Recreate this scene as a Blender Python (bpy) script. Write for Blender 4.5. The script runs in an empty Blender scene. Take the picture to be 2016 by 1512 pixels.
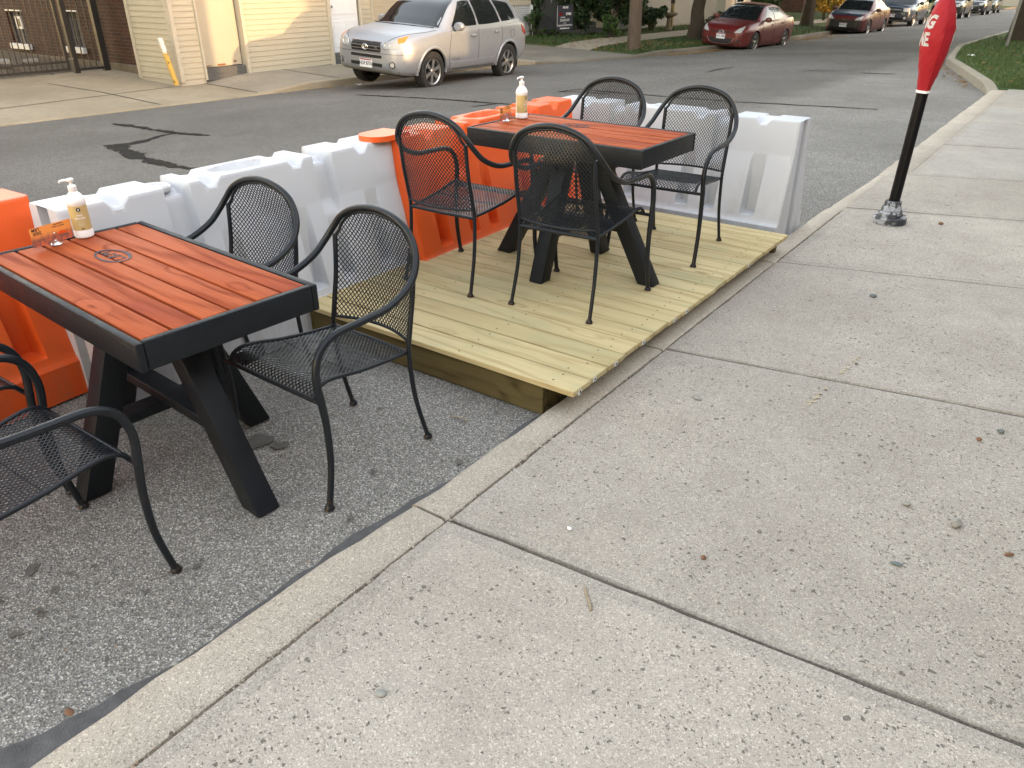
import bpy, bmesh, math, random
from mathutils import Vector, Matrix, Euler
from mathutils.bvhtree import BVHTree
R = math.radians
PI = math.pi
rng = random.Random(7)
scene = bpy.context.scene
COL = scene.collection

# ------------------------------------------------------------------ mesh builder
class MB:
    def __init__(s):
        s.v = []; s.f = []; s.mi = []; s.r = []
    def add(s, vs, fs, mi=0, rnd=None):
        o = len(s.v); r = rng.random() if rnd is None else rnd
        s.v += [tuple(p) for p in vs]
        for f in fs:
            s.f.append(tuple(i + o for i in f)); s.mi.append(mi); s.r.append(r)
    def box(s, c, size, rot=None, bev=0.0, mi=0, rnd=None, seg=1):
        hx, hy, hz = size[0] / 2, size[1] / 2, size[2] / 2
        if bev > 0:
            bm = bmesh.new()
            bmesh.ops.create_cube(bm, size=1.0)
            for v in bm.verts: v.co = Vector((v.co.x * hx * 2, v.co.y * hy * 2, v.co.z * hz * 2))
            bmesh.ops.bevel(bm, geom=bm.edges[:], offset=bev, segments=seg, affect='EDGES', profile=0.5)
            bm.verts.ensure_lookup_table()
            vs = [v.co.copy() for v in bm.verts]; fs = [[v.index for v in f.verts] for f in bm.faces]
            bm.free()
        else:
            vs = [Vector((x * hx, y * hy, z * hz)) for x in (-1, 1) for y in (-1, 1) for z in (-1, 1)]
            fs = [(0, 1, 3, 2), (4, 6, 7, 5), (0, 4, 5, 1), (2, 3, 7, 6), (0, 2, 6, 4), (1, 5, 7, 3)]
        M = Matrix.Identity(3)
        if rot is not None: M = rot if isinstance(rot, Matrix) else Euler(rot).to_matrix()
        c = Vector(c)
        s.add([M @ v + c for v in vs], fs, mi, rnd)
    def b2(s, x0, x1, y0, y1, z0, z1, **k):
        s.box(((x0 + x1) / 2, (y0 + y1) / 2, (z0 + z1) / 2), (abs(x1 - x0), abs(y1 - y0), abs(z1 - z0)), **k)
    def beam(s, p0, p1, w, h, up=(0, 0, 1), bev=0.0, **k):
        p0 = Vector(p0); p1 = Vector(p1); d = (p1 - p0); L = d.length; d.normalize()
        x = d.cross(Vector(up))
        if x.length < 1e-4: x = d.cross(Vector((1, 0, 0)))
        x.normalize(); u = x.cross(d)
        M = Matrix((x, d, u)).transposed()
        s.box((p0 + p1) / 2, (w, L, h), rot=M, bev=bev, **k)
    def tube(s, pts, r, n=10, closed=False, caps=True, mi=0, rnd=None):
        P = [Vector(p) for p in pts]; m = len(P)
        rs = r if isinstance(r, (list, tuple)) else [r] * m
        T = []
        for i in range(m):
            a = P[(i - 1) % m] if (closed or i > 0) else P[i]
            b = P[(i + 1) % m] if (closed or i < m - 1) else P[i]
            t = b - a
            T.append(t.normalized() if t.length > 1e-9 else Vector((0, 0, 1)))
        ref = Vector((0, 0, 1)) if abs(T[0].z) < .9 else Vector((1, 0, 0))
        N = (ref - T[0] * ref.dot(T[0])).normalized()
        vs = []
        for i in range(m):
            N = (N - T[i] * N.dot(T[i]))
            N = N.normalized() if N.length > 1e-6 else Vector((1, 0, 0))
            B = T[i].cross(N)
            for k in range(n):
                a = 2 * PI * k / n
                vs.append(P[i] + (N * math.cos(a) + B * math.sin(a)) * rs[i])
        fs = []
        for i in range(m if closed else m - 1):
            j = (i + 1) % m
            for k in range(n):
                l = (k + 1) % n
                fs.append((i * n + k, i * n + l, j * n + l, j * n + k))
        if caps and not closed:
            fs.append(tuple(range(n - 1, -1, -1))); fs.append(tuple((m - 1) * n + k for k in range(n)))
        s.add(vs, fs, mi, rnd)
    def lathe(s, prof, n=24, c=(0, 0, 0), axis='z', mi=0, rnd=None, sx=1.0, sy=1.0, caps=True):
        vs = []; fs = []; c = Vector(c)
        for (r, z) in prof:
            for k in range(n):
                a = 2 * PI * k / n; x, y = r * math.cos(a) * sx, r * math.sin(a) * sy
                q = {'z': (x, y, z), 'x': (z, x, y), 'y': (x, z, y)}[axis]
                vs.append(Vector(q) + c)
        m = len(prof)
        for i in range(m - 1):
            for k in range(n):
                l = (k + 1) % n
                fs.append((i * n + k, i * n + l, (i + 1) * n + l, (i + 1) * n + k))
        if caps and prof[0][0] > 1e-6: fs.append(tuple(range(n - 1, -1, -1)))
        if caps and prof[-1][0] > 1e-6: fs.append(tuple((m - 1) * n + k for k in range(n)))
        s.add(vs, fs, mi, rnd)
    def prism(s, poly, z0, z1, mi=0, rnd=None):
        n = len(poly)
        vs = [(p[0], p[1], z0) for p in poly] + [(p[0], p[1], z1) for p in poly]
        fs = [tuple(range(n - 1, -1, -1)), tuple(range(n, 2 * n))]
        fs += [(i, (i + 1) % n, n + (i + 1) % n, n + i) for i in range(n)]
        s.add(vs, fs, mi, rnd)
    def grid(s, fn, nu, nv, mi=0, rnd=None):
        vs = [fn(i / nu, j / nv) for j in range(nv + 1) for i in range(nu + 1)]
        fs = [(j * (nu + 1) + i, j * (nu + 1) + i + 1, (j + 1) * (nu + 1) + i + 1, (j + 1) * (nu + 1) + i) for j in range(nv) for i in range(nu)]
        s.add(vs, fs, mi, rnd)
    def merge(s, o, M=None, mi=None):
        b = len(s.v)
        s.v += [tuple(M @ Vector(p)) if M is not None else p for p in o.v]
        for f, m, r in zip(o.f, o.mi, o.r):
            s.f.append(tuple(i + b for i in f)); s.mi.append(m if mi is None else mi); s.r.append(r)
    def build(s, name, mats, parent=None, loc=None, smooth=False, angle=None, rot=None):
        me = bpy.data.meshes.new(name)
        me.from_pydata(s.v, [], s.f)
        if not isinstance(mats, (list, tuple)): mats = [mats]
        for m in mats: me.materials.append(m)
        n = len(s.f)
        me.polygons.foreach_set('material_index', s.mi)
        at = me.attributes.new('rnd', 'FLOAT', 'FACE'); at.data.foreach_set('value', s.r)
        bm = bmesh.new(); bm.from_mesh(me)
        bmesh.ops.recalc_face_normals(bm, faces=bm.faces[:])
        if smooth:
            for f in bm.faces: f.smooth = True
            a = R(angle if angle else 40)
            for e in bm.edges:
                if len(e.link_faces) == 2 and e.calc_face_angle(0) > a: e.smooth = False
        bm.to_mesh(me); bm.free()
        me.update()
        o = bpy.data.objects.new(name, me); COL.objects.link(o)
        if parent is not None: o.parent = parent
        if loc is not None: o.location = loc
        if rot is not None: o.rotation_euler = rot
        return o

def tag(o, label=None, cat=None, group=None, kind=None):
    if label: o['label'] = label
    if cat: o['category'] = cat
    if group: o['group'] = group
    if kind: o['kind'] = kind
    return o
def thing(name, label, cat, loc=(0, 0, 0), rz=0.0, group=None):
    o = bpy.data.objects.new(name, None); COL.objects.link(o)
    o.empty_display_size = 0.1
    o.location = loc; o.rotation_euler = (0, 0, rz)
    return tag(o, label, cat, group)
def copy_tree(o, parent=None, remat=None):
    c = o.copy(); COL.objects.link(c)
    c.parent = parent
    if remat and o.type == 'MESH':
        for i, sl in enumerate(c.material_slots):
            if sl.material and sl.material.name in remat:
                sl.link = 'OBJECT'; sl.material = remat[sl.material.name]
    for ch in list(o.children): copy_tree(ch, c, remat)
    return c
def eval_mesh(o):
    dg = bpy.context.evaluated_depsgraph_get(); dg.update()
    return bpy.data.meshes.new_from_object(o.evaluated_get(dg), depsgraph=dg)
def text_mb(txt, size, depth=0.001, align='CENTER', res=2, stretch=1.0, bold=0.0):
    cu = bpy.data.curves.new('lettering', 'FONT'); cu.body = txt; cu.size = size; cu.extrude = depth / 2
    cu.align_x = align; cu.align_y = 'CENTER'; cu.resolution_u = res; cu.offset = bold
    o = bpy.data.objects.new('lettering', cu); COL.objects.link(o)
    me = eval_mesh(o)
    m = MB()
    m.add([(v.co.x * stretch, v.co.y, v.co.z) for v in me.vertices], [tuple(p.vertices) for p in me.polygons])
    bpy.data.objects.remove(o); bpy.data.meshes.remove(me); bpy.data.curves.remove(cu)
    return m
def frame(o, x, y):           # matrix with local x, y axes and origin o
    x = Vector(x).normalized(); y = Vector(y); y = (y - x * y.dot(x)).normalized(); z = x.cross(y)
    M = Matrix((x, y, z)).transposed().to_4x4(); M.translation = Vector(o)
    return M

# ------------------------------------------------------------------ materials
class NT:
    def __init__(s, name):
        s.m = bpy.data.materials.new(name); s.m.use_nodes = True
        s.t = s.m.node_tree; s.b = s.t.nodes['Principled BSDF']
        s.co = s.n('ShaderNodeTexCoord').outputs['Object']
    def n(s, typ, **k):
        nd = s.t.nodes.new(typ)
        for a, v in k.items(): setattr(nd, a, v)
        return nd
    def l(s, a, b): s.t.links.new(a, b)
    def put(s, sock, v):
        if hasattr(v, 'links'): s.l(v, sock)
        else: sock.default_value = v
    def map(s, scale=(1, 1, 1), loc=None, rot=(0, 0, 0), vec=None):
        m = s.n('ShaderNodeMapping'); s.l(vec if vec is not None else s.co, m.inputs['Vector'])
        m.inputs['Scale'].default_value = scale; m.inputs['Rotation'].default_value = rot
        if loc is not None: s.put(m.inputs['Location'], loc)
        return m.outputs[0]
    def noise(s, scale, detail=4, rough=.55, vec=None, dist=0.0):
        n = s.n('ShaderNodeTexNoise'); s.l(vec if vec is not None else s.co, n.inputs['Vector'])
        n.inputs['Scale'].default_value = scale; n.inputs['Detail'].default_value = detail
        n.inputs['Roughness'].default_value = rough; n.inputs['Distortion'].default_value = dist
        return n.outputs['Fac']
    def voro(s, scale, vec=None, feature='F1', rand=1.0, out='Distance'):
        n = s.n('ShaderNodeTexVoronoi', feature=feature); s.l(vec if vec is not None else s.co, n.inputs['Vector'])
        n.inputs['Scale'].default_value = scale; n.inputs['Randomness'].default_value = rand
        return n.outputs[out]
    def ramp(s, f, stops, interp='LINEAR'):
        n = s.n('ShaderNodeValToRGB'); s.l(f, n.inputs[0]); n.color_ramp.interpolation = interp
        e = n.color_ramp.elements
        while len(e) < len(stops): e.new(.5)
        for i, (p, c) in enumerate(stops):
            e[i].position = p
            e[i].color = (c, c, c, 1) if isinstance(c, (int, float)) else (*c[:3], 1)
        return n.outputs[0]
    def mix(s, f, a, b, mode='MIX'):
        n = s.n('ShaderNodeMix', data_type='RGBA', blend_type=mode)
        s.put(n.inputs['Factor'], f)
        for sk, v in ((n.inputs['A'], a), (n.inputs['B'], b)):
            if hasattr(v, 'links'): s.l(v, sk)
            else: sk.default_value = (*v[:3], 1)
        return n.outputs['Result']
    def math(s, op, a, b=0.0, clamp=False):
        n = s.n('ShaderNodeMath', operation=op, use_clamp=clamp); s.put(n.inputs[0], a); s.put(n.inputs[1], b)
        return n.outputs[0]
    def attr(s, name='rnd'):
        return s.n('ShaderNodeAttribute', attribute_name=name).outputs['Fac']
    def sep(s, vec=None):
        n = s.n('ShaderNodeSeparateXYZ'); s.l(vec if vec is not None else s.co, n.inputs[0]); return n.outputs
    def comb(s, x=0., y=0., z=0.):
        n = s.n('ShaderNodeCombineXYZ')
        for sk, v in zip(n.inputs, (x, y, z)): s.put(sk, v)
        return n.outputs[0]
    def vadd(s, a, b):
        n = s.n('ShaderNodeVectorMath', operation='ADD'); s.l(a, n.inputs[0]); s.put(n.inputs[1], b); return n.outputs[0]
    def bump(s, h, dist=.002, strength=1.0):
        n = s.n('ShaderNodeBump'); s.l(h, n.inputs['Height'])
        n.inputs['Distance'].default_value = dist; n.inputs['Strength'].default_value = strength
        s.l(n.outputs[0], s.b.inputs['Normal'])
    def fin(s, col=None, rough=None, metal=None, spec=None, **k):
        if col is not None:
            if hasattr(col, 'links'): s.l(col, s.b.inputs['Base Color'])
            else: s.b.inputs['Base Color'].default_value = (*col[:3], 1)
        if rough is not None: s.put(s.b.inputs['Roughness'], rough)
        if metal is not None: s.put(s.b.inputs['Metallic'], metal)
        if spec is not None: s.put(s.b.inputs['Specular IOR Level'], spec)
        for a, v in k.items(): s.put(s.b.inputs[a.replace('_', ' ')], v)
        return s.m

def simple(name, col, rough=.6, metal=0., var=.12, scale=6., bump=0., bscale=60., spec=.5, coat=0.):
    t = NT(name)
    f = t.noise(scale, 5, .6)
    c = t.mix(f, [x * (1 - var * 1.6) for x in col], [min(1, x * (1 + var * 1.6)) for x in col])
    r = t.ramp(t.noise(scale * 3, 4), [(.3, max(0.02, rough * .85)), (.7, min(1, rough * 1.15))])
    if bump > 0: t.bump(t.noise(bscale, 4), bump)
    m = t.fin(c, rough if metal > 0 else r, metal, spec)
    if coat: t.b.inputs['Coat Weight'].default_value = coat; t.b.inputs['Coat Roughness'].default_value = .06
    return m

def m_asphalt():
    t = NT('asphalt')
    big = t.noise(.35, 6, .6); mid = t.noise(3.5, 5, .6)
    base = t.mix(t.ramp(big, [(.35, 0.), (.65, 1.)]), (.232, .225, .212), (.325, .316, .300))
    base = t.mix(t.math('MULTIPLY', t.ramp(mid, [(.35, 0.), (.75, 1.)]), .5), base, (.235, .223, .205))
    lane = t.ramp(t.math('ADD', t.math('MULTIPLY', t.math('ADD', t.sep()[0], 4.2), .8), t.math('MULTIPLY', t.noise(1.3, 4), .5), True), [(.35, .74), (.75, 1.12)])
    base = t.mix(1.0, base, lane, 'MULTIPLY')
    n = t.n('ShaderNodeTexVoronoi'); t.l(t.co, n.inputs['Vector']); n.inputs['Scale'].default_value = 205
    sp = t.sep(n.outputs['Color'])
    v = t.ramp(sp[0], [(.0, .50), (.40, .88), (.80, 1.12), (.90, 1.6), (1., 2.1)])
    col = t.mix(1.0, base, v, 'MULTIPLY')
    edge = t.ramp(n.outputs['Distance'], [(.25, 1.), (.75, .50)])
    col = t.mix(1.0, col, edge, 'MULTIPLY')
    tint = t.mix(sp[1], (.98, .99, 1.02), (1.05, 1.0, .92))
    col = t.mix(1.0, col, tint, 'MULTIPLY')
    # oil drips and stains
    st = t.ramp(t.voro(4.5, vec=t.vadd(t.co, t.comb(t.math('MULTIPLY', t.noise(30, 3), .03), 0., 0.))), [(.05, 1.), (.085, 0.)])
    st2 = t.ramp(t.noise(.9, 4, .65), [(.60, 0.), (.74, .55)])
    d = t.math('MAXIMUM', t.math('MULTIPLY', st, .75), st2)
    col = t.mix(d, col, (.11, .10, .085))
    t.bump(n.outputs['Distance'], .0035, .8)
    return t.fin(col, .95, spec=.12)

def m_concrete(name, c0, c1, pits=1.0, fine=1.0):
    t = NT(name)
    rnd = t.attr()
    big = t.noise(1.1, 6, .6); mid = t.noise(7, 5, .65)
    col = t.mix(t.ramp(big, [(.3, 0.), (.7, 1.)]), c0, c1)
    col = t.mix(t.math('MULTIPLY', t.ramp(mid, [(.4, 0.), (.7, 1.)]), .35), col, [x * .78 for x in c0])
    wz = t.noise(.55, 3, .5, vec=t.map((1, 1, 1), (3.1, 7.7, 0)))
    col = t.mix(t.math('MULTIPLY', t.ramp(wz, [(.5, 0.), (.7, 1.)]), .28), col, (.43, .37, .29))
    col = t.mix(1., col, t.ramp(rnd, [(.0, .90), (1., 1.06)]), 'MULTIPLY')
    gum = t.math('MULTIPLY', t.ramp(t.voro(1.7), [(.030, .55), (.042, 0.)]), pits)
    col = t.mix(gum, col, (.13, .12, .11))
    # fine sand grain
    g = t.noise(420, 2, .5)
    col = t.mix(1., col, t.ramp(g, [(.25, .55), (.5, 1.), (.75, 1.36)]), 'MULTIPLY')
    vo = t.n('ShaderNodeTexVoronoi'); t.l(t.co, vo.inputs['Vector']); vo.inputs['Scale'].default_value = 240
    sand = t.ramp(t.sep(vo.outputs['Color'])[0], [(.0, .62), (.14, .93), (.84, 1.04), (.96, 1.38)])
    col = t.mix(1., col, sand, 'MULTIPLY')
    h = t.math('MULTIPLY', g, .25)
    if pits > 0:
        dens = t.ramp(t.noise(.9, 4, .6, vec=t.map((1, 1, 1), (9.3, 2.1, 0))), [(.40, .0), (.58, 1.)])
        wv = t.vadd(t.co, t.comb(t.math('MULTIPLY', t.noise(55, 4), .03), t.math('MULTIPLY', t.noise(47, 4), .03), 0.))
        p1 = t.n('ShaderNodeTexVoronoi'); t.l(wv, p1.inputs['Vector']); p1.inputs['Scale'].default_value = 36
        k1 = t.sep(p1.outputs['Color'])
        thr = t.math('MULTIPLY', t.math('GREATER_THAN', t.math('ADD', k1[0], t.math('MULTIPLY', dens, .52)), .76), t.math('ADD', t.math('MULTIPLY', k1[1], .20), .06))
        pm = t.math('MULTIPLY', t.math('SUBTRACT', thr, p1.outputs['Distance']), 9.0, True)
        p2 = t.n('ShaderNodeTexVoronoi'); t.l(wv, p2.inputs['Vector']); p2.inputs['Scale'].default_value = 92
        k2 = t.sep(p2.outputs['Color'])
        thr2 = t.math('MULTIPLY', t.math('GREATER_THAN', t.math('ADD', k2[0], t.math('MULTIPLY', dens, .40)), .88), t.math('ADD', t.math('MULTIPLY', k2[1], .25), .10))
        pm2 = t.math('MULTIPLY', t.math('SUBTRACT', thr2, p2.outputs['Distance']), 9.0, True)
        pm = t.math('MULTIPLY', t.math('MAXIMUM', pm, pm2), pits)
        inner = t.mix(t.noise(260, 2), (.04, .036, .03), (.22, .20, .17))
        col = t.mix(t.math('MULTIPLY', pm, .85, True), col, inner)
        h = t.math('SUBTRACT', h, t.math('MULTIPLY', pm, 1.5))
    t.bump(h, .0035, .9)
    return t.fin(col, .88, spec=.3)

def grain_mat(name, c_lo, c_hi, c_line, tint=None, tint_f=.4, kn_sc=(2.1, 7.0), kn_thr=.55, kn_col=(.085, .055, .03), rough=(.62, .8), spec=.2, amt=.85, yy=1.0):
    t = NT(name)
    rnd = t.attr()
    p = t.vadd(t.co, t.comb(t.math('MULTIPLY', rnd, 37.0), t.math('MULTIPLY', rnd, 13.0), t.math('MULTIPLY', rnd, 5.0)))
    base = t.mix(rnd, c_lo, c_hi)
    base = t.mix(t.math('MULTIPLY', t.noise(1.0, 3, .5, vec=t.map((1.2, 3.5, 3.5), vec=p)), .5), base, [x * 1.18 for x in c_hi])
    kn = t.n('ShaderNodeTexVoronoi'); t.l(t.map((kn_sc[0], kn_sc[1], kn_sc[0]), vec=p), kn.inputs['Vector']); kn.inputs['Scale'].default_value = 1.0
    kd = kn.outputs['Distance']
    sel = t.math('GREATER_THAN', t.sep(kn.outputs['Color'])[0], kn_thr)
    # growth rings: distance field warped lengthwise, then folded
    px = t.sep(p)
    rad = t.math('ADD', t.math('MULTIPLY', t.math('ADD', px[1], px[2]), 17.0 * yy), t.math('MULTIPLY', t.noise(1.0, 3, .5, vec=t.map((.9, 5, 5), vec=p)), 7.0))
    rad = t.math('ADD', rad, t.math('MULTIPLY', t.math('MULTIPLY', t.ramp(kd, [(.0, 1.), (.32, 0.)]), sel), 3.0))
    fold = t.math('PINGPONG', rad, 1.0)
    line = t.ramp(fold, [(.52, 0.), (.86, .75), (1., 1.)])
    fine = t.noise(1.0, 4, .65, vec=t.map((3.5, 170, 170), vec=p))
    str_ = t.noise(1.0, 3, .6, vec=t.map((1.1, 42, 42), vec=p))
    g = t.math('ADD', t.math('MULTIPLY', line, t.ramp(str_, [(.3, .25), (.65, .9)])), t.math('MULTIPLY', t.ramp(fine, [(.38, 0.), (.66, 1.)]), .42), True)
    col = t.mix(t.math('MULTIPLY', g, amt), base, c_line)
    if tint: col = t.mix(t.ramp(t.noise(1.5, 4, .6, vec=t.map((1, 2.4, 1), (4, 4, 4), vec=p)), [(.50, 0.), (.68, tint_f)]), col, tint)
    col = t.mix(t.math('MULTIPLY', t.ramp(kd, [(.05, .7), (.12, 0.)]), sel), col, [x * .6 for x in c_line])
    col = t.mix(t.math('MULTIPLY', t.ramp(kd, [(.03, 1.), (.05, 0.)]), sel), col, kn_col)
    t.bump(g, .0009, .6)
    return t.fin(col, t.ramp(g, [(.1, rough[0]), (.9, rough[1])]), spec=spec)
def m_deck(): return grain_mat('deck_lumber', (.415, .335, .17), (.58, .485, .27), (.32, .225, .10), (.33, .325, .19), .5, (2.1, 7.0), .55, (.085, .055, .03), (.62, .8), .2, .68)
def m_stain(): return grain_mat('stained_wood', (.33, .066, .020), (.42, .100, .030), (.165, .028, .011), (.19, .028, .018), .65, (3.2, 6.5), .4, (.10, .02, .01), (.55, .72), .10, .8)
def m_blackwood():
    t = NT('black_painted_wood')
    p = t.co
    g = t.noise(3, 5, .6, vec=t.map((3, 30, 30)), dist=.4)
    g2 = t.noise(3, 5, .6, vec=t.map((30, 30, 3)), dist=.4)
    h = t.math('ADD', g, g2)
    col = t.mix(t.noise(6, 4), (.0055, .0075, .010), (.012, .015, .019))
    sc = t.ramp(t.noise(22, 5, .7), [(.70, 0.), (.76, .5)])
    col = t.mix(sc, col, (.06, .055, .05))
    t.bump(h, .0018, .8)
    return t.fin(col, t.ramp(t.noise(9, 4), [(.3, .42), (.7, .6)]), spec=.28)

def m_plastic(name, c, dirt=.25, trans=.0):
    t = NT(name)
    f = t.noise(3.5, 5, .6)
    col = t.mix(f, [x * .93 for x in c], [min(1, x * 1.04) for x in c])
    z = t.sep()[2]
    low = t.ramp(z, [(.0, 1.), (.35, .25), (.6, 0.)])
    d = t.math('MULTIPLY', t.math('MULTIPLY', t.ramp(t.noise(7, 6, .7, vec=t.map((1.5, 1.5, .5))), [(.45, 0.), (.75, 1.)]), low), dirt, True)
    col = t.mix(d, col, (.22, .19, .11))
    scr = t.ramp(t.noise(30, 3, .7, vec=t.map((1, 1, .15))), [(.68, 0.), (.76, dirt)])
    col = t.mix(scr, col, [x * .6 for x in c])
    t.bump(t.noise(120, 3), .0006, .5)
    m = t.fin(col, .42, spec=.45)
    if trans: t.b.inputs['Subsurface Weight'].default_value = trans; t.b.inputs['Subsurface Radius'].default_value = (.05, .05, .06); t.b.inputs['Subsurface Scale'].default_value = .6
    return m

def m_metal_black(name='black_steel', rust=.35):
    t = NT(name)
    col = t.mix(t.noise(14, 4), (.006, .0085, .012), (.014, .018, .023))
    z = t.sep()[2]
    rz = t.ramp(z, [(.0, .9), (.06, .35), (.2, .12), (.5, .08)])
    ru = t.math('MULTIPLY', t.math('MULTIPLY', t.ramp(t.noise(45, 5, .7), [(.52, 0.), (.68, 1.)]), rz), rust * 2, True)
    col = t.mix(ru, col, (.10, .045, .022))
    t.bump(t.noise(260, 2), .0004, .5)
    return t.fin(col, t.ramp(t.noise(20, 4), [(.3, .30), (.7, .46)]), spec=.32)

def m_brick(name, c0, c1, mortar, painted=False):
    t = NT(name)
    co = t.sep()
    v = t.comb(t.math('ADD', co[0], co[1]), co[2], 0.)
    b = t.n('ShaderNodeTexBrick'); t.l(v, b.inputs['Vector'])
    b.inputs['Scale'].default_value = 1.0; b.inputs['Brick Width'].default_value = .21; b.inputs['Row Height'].default_value = .075
    b.inputs['Mortar Size'].default_value = .007; b.inputs['Mortar Smooth'].default_value = .3
    b.inputs['Color1'].default_value = (*c0, 1); b.inputs['Color2'].default_value = (*c1, 1); b.inputs['Mortar'].default_value = (*mortar, 1)
    col = t.mix(1., b.outputs['Color'], t.ramp(t.noise(3, 6, .7), [(.25, .6), (.7, 1.25)]), 'MULTIPLY')
    col = t.mix(1., col, t.ramp(t.noise(40, 4, .7), [(.25, .75), (.7, 1.2)]), 'MULTIPLY')
    if painted:
        ch = t.ramp(t.noise(5, 6, .75), [(.68, 0.), (.71, 1.)])
        col = t.mix(ch, col, (.22, .10, .07))
    t.bump(t.math('ADD', t.math('MULTIPLY', b.outputs['Fac'], -1.0), t.math('MULTIPLY', t.noise(60, 4), .4)), .008, .9)
    return t.fin(col, .85, spec=.3)

def m_leaf(name, c0, c1, rough=.55):
    t = NT(name)
    rnd = t.attr()
    col = t.mix(rnd, c0, c1)
    col = t.mix(t.math('MULTIPLY', t.noise(1.2, 3), .6), col, [x * .6 for x in c0])
    m = t.fin(col, rough, spec=.4)
    t.b.inputs['Transmission Weight'].default_value = 0.0
    return m

def m_grass(name='lawn', c0=(.035, .075, .018), c1=(.085, .115, .035)):
    t = NT(name)
    a = t.noise(1.4, 6, .65); b = t.noise(60, 3, .6)
    col = t.mix(t.ramp(a, [(.3, 0.), (.7, 1.)]), c0, c1)
    col = t.mix(1., col, t.ramp(b, [(.25, .45), (.7, 1.5)]), 'MULTIPLY')
    col = t.mix(t.ramp(t.noise(.8, 4), [(.58, 0.), (.75, .5)]), col, (.14, .11, .05))
    t.bump(b, .02, 1.)
    return t.fin(col, .9, spec=.2)

def m_bark(name='bark', c=(.048, .040, .030)):
    t = NT(name)
    n = t.noise(5, 6, .7, vec=t.map((4, 4, .8)), dist=.8)
    col = t.mix(n, [x * .45 for x in c], [x * 1.7 for x in c])
    t.bump(n, .03, 1.)
    return t.fin(col, .92, spec=.2)

def m_paint(name, c, metal=.0, rough=.28, coat=.35):
    t = NT(name)
    col = t.mix(t.noise(2.5, 4), [x * .92 for x in c], [min(1, x * 1.06) for x in c])
    z = t.sep()[2]
    du = t.math('MULTIPLY', t.ramp(t.noise(9, 5, .7), [(.4, .1), (.8, .6)]), t.ramp(z, [(.15, .7), (.7, .15)]))
    col = t.mix(du, col, (.20, .18, .15))
    m = t.fin(col, rough, metal, spec=.5)
    t.b.inputs['Coat Weight'].default_value = coat; t.b.inputs['Coat Roughness'].default_value = .14
    return m

M = {}
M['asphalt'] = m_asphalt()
M['walk'] = m_concrete('sidewalk_concrete', (.345, .306, .258), (.435, .392, .335), 1.0)
M['walk_edge'] = m_concrete('trowelled_concrete', (.335, .30, .255), (.405, .368, .318), .35)
M['walk_smooth'] = m_concrete('smooth_concrete', (.33, .305, .268), (.41, .38, .335), .06)
M['kerb'] = m_concrete('kerb_concrete', (.40, .35, .285), (.49, .435, .36), .35)
M['apron'] = m_concrete('apron_concrete', (.25, .21, .145), (.33, .28, .20), .12)
M['far_walk'] = m_concrete('far_sidewalk_concrete', (.26, .23, .18), (.33, .295, .235), .1)
M['old_drive'] = m_concrete('old_driveway', (.15, .138, .115), (.20, .185, .155), .1)
M['old_kerb'] = m_concrete('old_kerb', (.12, .105, .082), (.17, .15, .12), .2)
M['joint'] = simple('joint_dirt', (.035, .031, .026), .95, bump=.004)
M['tar'] = simple('crack_sealant', (.016, .015, .014), .8, var=.3, bump=.002, spec=.1)
M['wet'] = simple('gutter_tar', (.085, .083, .084), .85, var=.4, scale=20, bump=.003, bscale=170)
M['deck'] = m_deck()
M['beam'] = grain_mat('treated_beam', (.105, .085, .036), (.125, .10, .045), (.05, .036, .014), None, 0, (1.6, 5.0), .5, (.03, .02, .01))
M['stain'] = m_stain()
M['blackwood'] = m_blackwood()
M['white_plastic'] = m_plastic('white_plastic', (.545, .56, .59), .55, .05)
M['orange_plastic'] = m_plastic('orange_plastic', (.78, .105, .014), .40)
M['steel'] = m_metal_black()
M['post_black'] = simple('post_enamel', (.004, .004, .005), .4, var=.3, scale=20, spec=.2)
M['rusty'] = m_metal_black('rusty_glide', 1.2)
M['screw'] = simple('screw_head', (.03, .022, .018), .5, metal=.5)
M['white'] = simple('white_gloss', (.82, .82, .81), .35, var=.03)
M['chrome'] = simple('chrome', (.75, .76, .78), .12, metal=1., var=.05)
M['alloy'] = simple('alloy_wheel', (.50, .49, .47), .3, metal=.9, var=.1)
M['tyre'] = simple('tyre_rubber', (.017, .017, .017), .8, var=.3, bump=.002)
M['trim_black'] = simple('black_trim', (.012, .012, .013), .5)
M['glass'] = simple('car_glass', (.012, .015, .016), .04, var=.2, spec=.7)
M['cabin'] = simple('cabin_lining', (.03, .03, .03), .8)
M['lamp'] = simple('headlamp_glass', (.36, .37, .37), .38, metal=0., var=.25, scale=25)
M['amber'] = simple('amber_lens', (.70, .20, .02), .2, var=.15)
M['red_lens'] = simple('red_lens', (.30, .01, .012), .2)
M['plate'] = simple('licence_plate', (.68, .70, .72), .45, var=.05)
M['ink'] = simple('dark_ink', (.02, .022, .04), .6)
M['paper'] = simple('white_paper', (.78, .78, .76), .7, var=.05)
M['red_fabric'] = None
M['siding'] = simple('vinyl_siding', (.39, .355, .27), .55, var=.05, scale=2, bump=.0006, bscale=30)
M['siding_trim'] = simple('vinyl_trim', (.42, .385, .31), .5, var=.05)
M['siding_grey'] = simple('pale_siding', (.21, .21, .19), .65, var=.1)  # white house's shade is put into this darker base colour
M['door_cream'] = simple('cream_panel', (.38, .345, .265), .6, var=.06, scale=1.5)
M['white_door'] = simple('white_door_paint', (.62, .65, .68), .45, var=.04)
M['brick'] = m_brick('red_brick', (.085, .034, .020), (.048, .020, .014), (.11, .09, .07))
M['brick_white'] = m_brick('painted_brick', (.42, .40, .41), (.38, .365, .375), (.33, .315, .32), True)
M['block'] = simple('dark_block', (.085, .085, .083), .9, var=.35, scale=20, bump=.01, bscale=40)
M['foundation'] = simple('rendered_foundation', (.15, .12, .08), .9, var=.3, bump=.01, bscale=12)
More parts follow.
